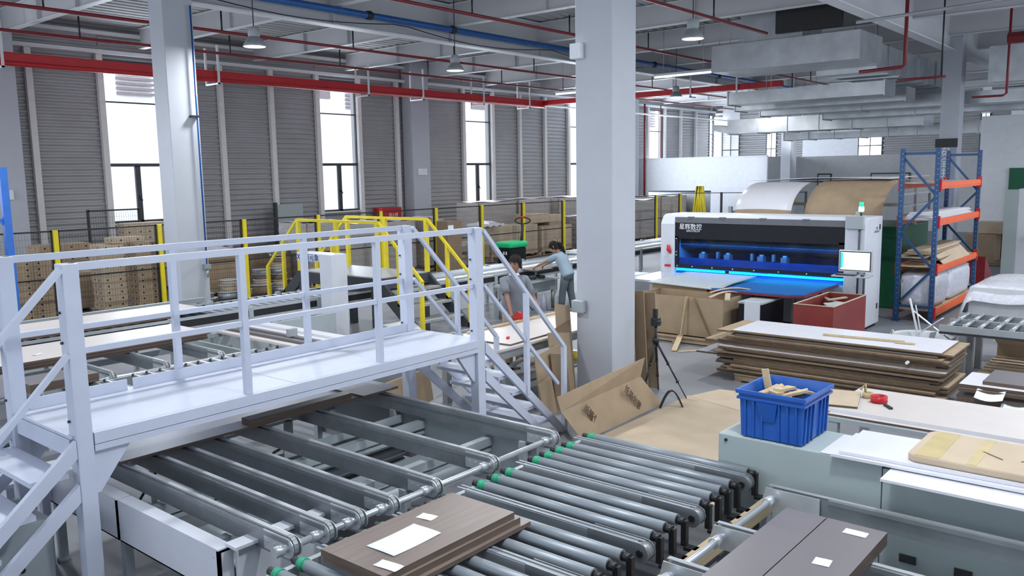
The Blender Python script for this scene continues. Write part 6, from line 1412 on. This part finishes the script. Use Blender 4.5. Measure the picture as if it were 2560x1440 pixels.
# ================================================================ man's work table
t = thing('work_table', (9.0, 7.2, 0), 'grey framed work table with beige top in front of the man in grey', 'table')
TP = [(7.60, 6.85), (9.05, 6.42), (10.6, 7.30), (9.4, 7.78), (8.1, 7.95)]
m_ = MB(); m_.prism([(a, b, 0.82) for a, b in ((7.60, 6.62), (10.5, 6.62), (10.5, 7.72), (7.60, 7.72))], (0, 0, 0.03)); m_.build('table_top', 'beige_panel', t)
m_ = MB(); m_.box(7.7, 10.4, 6.68, 6.72, 0.70, 0.82); m_.box(7.7, 10.4, 7.62, 7.66, 0.70, 0.82); m_.build('apron', 'galv_dull', t)
for (x, y) in ((7.75, 6.7), (10.3, 6.7), (10.3, 7.64), (7.75, 7.64), (9.1, 6.7)): MB().box(x - 0.045, x + 0.045, y - 0.045, y + 0.045, 0, 0.70).build('leg', 'galv_dull', t)
MB().box(7.75, 10.3, 6.75, 7.6, 0.28, 0.31).build('shelf', 'galv_dull', t)
board(7.9, 8.75, 6.70, 7.55, 0.852, 0.02, 'beige_panel', 'edge_brown', 'beige board lying skewed on the work table of the man', ang=0.05)
stick((8.2, 7.66, 0.868), (10.2, 7.66, 0.868), 0.05, 0.03, 'long light wood edging along the far side of the work table')
tag(MB().cyl((8.0, 7.9, 0.62), (9.6, 8.5, 0.62), 0.03, 10).build('tube', 'light_grey') , 'grey tube lying behind the work table', 'tube')
tag(MB().rbox(8.2, 6.95, 0.873, 0.10, 0.04, 0.02, 0.6).build('marker', 'red', bevel=0.004), 'small red marker on the work table', 'marker')
t = thing('tape_gun', (9.36, 7.68, 0.852), 'red tape dispenser in the hand of the man in grey', 'tape dispenser')
m_ = MB(); m_.cyl((9.33, 7.72, 0.93), (9.39, 7.72, 0.93), 0.065, 16); m_.box(9.34, 9.38, 7.66, 7.80, 0.855, 0.9); m_.build('body', 'red', t)
for k in range(9):
    m_ = MB(); x = 7.95 + rng2.uniform(0, 2.0); m_.rbox(x, 7.15 + rng2.uniform(-.2, .2), 0.312 + 0.03 * (k % 4), rng2.uniform(.3, .7), rng2.uniform(.05, .12), 0.025, rng2.uniform(-.5, .5)); tag(m_.build('wood_offcut', ('white_panel', 'wood', 'card_dark')[k % 3]), ('white', 'tan', 'dark brown')[k % 3] + ' offcut piled on the shelf under the work table', 'wood offcut', ('white', 'tan', 'dark')[k % 3] + ' offcuts under the work table')
for (x, y, m, lab) in ((9.75, 7.0, 'yellow', 'yellow tape roll on the shelf under the work table'), (8.6, 7.3, 'black', 'black roll on the shelf under the work table')):
    tag(MB().lathe((x, y, 0.311), [(0.04, 0), (0.08, 0), (0.08, 0.10), (0.04, 0.10), (0.04, 0)], 16).build('tape_roll', m), lab, 'tape roll')
# brown cardboard under the stairs side
m_ = MB(); m_.prism([(6.5, 7.6, 0.0), (7.75, 7.9, 0.0), (7.75, 7.98, 0.42), (6.5, 7.68, 0.45)], (0.0, 0.02, 0)); tag(m_.build('cardboard_sheet', 'card'), 'brown cardboard sheet standing behind the gantry stairs', 'cardboard sheet')
tag(MB().rbox(7.2, 7.35, 0.0, 0.6, 0.3, 0.04, 0.5).build('board_piece', 'card_pale'), 'pale board piece on the floor behind the gantry stairs', 'board')
# ================================================================ cardboard around the thick column
def lean_sheet(x0, x1, y, z1, label, m, lx=0.0, ly=0.1, th=0.012, fold=0):
    m_ = MB(); m_.hexa([(x0, y, 0), (x1, y, 0), (x1, y + th, 0), (x0, y + th, 0), (x0 + lx, y + ly, z1), (x1 + lx, y + ly, z1), (x1 + lx, y + ly + th, z1), (x0 + lx, y + ly + th, z1)])
    tag(m_.build('cardboard_sheet', m), label, 'cardboard sheet')
for i, (xa, xb, y, h, m, lab) in enumerate(((8.66, 8.98, 6.52, 1.24, 'card', 'tallest narrow cardboard sheet leaning beside the thick column'), (8.56, 8.92, 6.48, 1.05, 'card_dark', 'dark second cardboard sheet in the bundle beside the thick column'),
                                           (8.40, 8.86, 6.44, 0.90, 'card', 'third cardboard sheet in the bundle beside the thick column'), (8.04, 8.52, 6.38, 0.80, 'card', 'wide cardboard sheet in front of the bundle by the gantry stairs'), (8.30, 8.62, 6.33, 0.66, 'card_dark', 'short dark cardboard sheet between the wide one and the column'), (7.98, 8.24, 6.28, 0.46, 'card', 'lowest cardboard sheet at the foot of the gantry stairs'))):
    m_ = MB(); dz = 0.07 * (1 if i % 2 else -1)
    m_.hexa([(xa, y - 0.10, 0), (xb, y - 0.10, 0), (xb, y - 0.085, 0), (xa, y - 0.085, 0), (xa, y, h - dz), (xb, y, h), (xb, y + 0.015, h), (xa, y + 0.015, h - dz)])
    tag(m_.build('cardboard_sheet', m), lab, 'cardboard sheet')
for i, (x, y0, y1, h, m, lab) in enumerate(((9.62, 5.98, 6.4, 1.32, 'card', 'inner cardboard sheet leaning behind the thick column by the tripod'), (9.80, 5.86, 6.25, 1.40, 'card', 'folded cardboard sheet beside the black tripod'), (9.90, 5.74, 6.12, 1.38, 'card', 'outer cardboard sheet beside the black tripod'), (9.72, 6.0, 6.3, 1.62, 'card', 'tall cardboard flap sticking up beside the thick column'))):
    m_ = MB(); m_.hexa([(x + 0.10, y0, 0), (x + 0.12, y0, 0), (x + 0.12, y1, 0), (x + 0.10, y1, 0), (x - 0.03, y0, h), (x - 0.01, y0, h), (x - 0.01, y1, h - 0.05), (x - 0.03, y1, h - 0.05)]); tag(m_.build('cardboard_sheet', m), lab, 'cardboard sheet')
t = thing('flattened_box', (8.4, 4.9, 0), 'large printed cardboard box half unfolded on the floor before the column', 'cardboard box')
def panel4(nm, p, m, off=(0, 0, -0.006)):
    q = MB(); off = Vector(off); q.hexa([Vector(a) + off for a in p] + [Vector(a) for a in p]); return q.build(nm, m, t)
A_, B_, C_, D_ = (7.45, 5.24, 0.01), (9.33, 5.30, 0.01), (8.98, 5.42, 0.43), (7.18, 5.34, 0.40)
panel4('side_panel', [A_, B_, C_, D_], 'card', (0, 0.008, 0)); panel4('flap', [D_, C_, (8.98, 5.36, 0.68), (7.14, 5.36, 0.57)], 'card', (0, 0.008, 0))
panel4('floor_panel', [(6.6, 3.2, 0.012), (9.6, 3.6, 0.012), (9.9, 5.22, 0.02), (7.5, 5.2, 0.012)], 'card_pale'); panel4('floor_flap', [(9.3, 3.4, 0.022), (10.6, 3.9, 0.03), (10.35, 5.0, 0.04), (9.85, 5.2, 0.022)], 'card_pale')
for (px, pz, xx) in ((7.75, 0.20, 0), (8.62, 0.24, 0)):
    text('lettering', '纸箱包装', (px, 5.262 + (pz - 0.01) * 0.20, pz), (R(80), R(42), 0), 0.125, 'ink', t)
t = thing('camera_tripod', (9.6, 5.5, 0), 'black camera tripod with gimbal head next to the cardboard', 'tripod')
HD = Vector((9.66, 5.60, 0.76))
for (x, y) in ((9.73, 5.16), (9.95, 5.72), (9.30, 5.60)):
    f_ = Vector((x, y, 0.0)); q = MB(); q.tube([HD, HD.lerp(f_, .4)], 0.016, 8); q.tube([HD.lerp(f_, .38), HD.lerp(f_, .7)], 0.012, 8); q.tube([HD.lerp(f_, .68), f_], 0.008, 8)
    for k in (.39, .69): c = HD.lerp(f_, k); q.cyl(c + Vector((0, 0, -.02)), c + Vector((0, 0, .02)), 0.02, 8)
    q.build('leg', 'black', t)
q = MB(); q.cyl(HD - Vector((0, 0, 0.12)), HD + Vector((0, 0, 0.22)), 0.02, 10); q.cyl(HD - Vector((0, 0, 0.03)), HD + Vector((0, 0, 0.04)), 0.045, 10); q.build('centre_column', 'black', t)
q = MB(); q.box(9.61, 9.71, 5.55, 5.65, 0.96, 1.07); q.box(9.64, 9.69, 5.58, 5.64, 1.07, 1.19); q.box(9.58, 9.64, 5.50, 5.56, 1.0, 1.04); q.build('head', 'black', t, bevel=0.008)
t = thing('shoulder_strap', (9.2, 5.3, 0), 'black strap loop lying beside the printed cardboard', 'strap')
q = MB(); pts = [(9.12 + 0.22 * u, 5.22 - 0.2 * u, 0.02 + 0.22 * math.sin(math.pi * u) * 1.0) for u in [i / 10 for i in range(11)]]
for a, b in zip(pts, pts[1:]): q.bar(a, b, 0.05, 0.014)
q.build('strap', 'black', t)
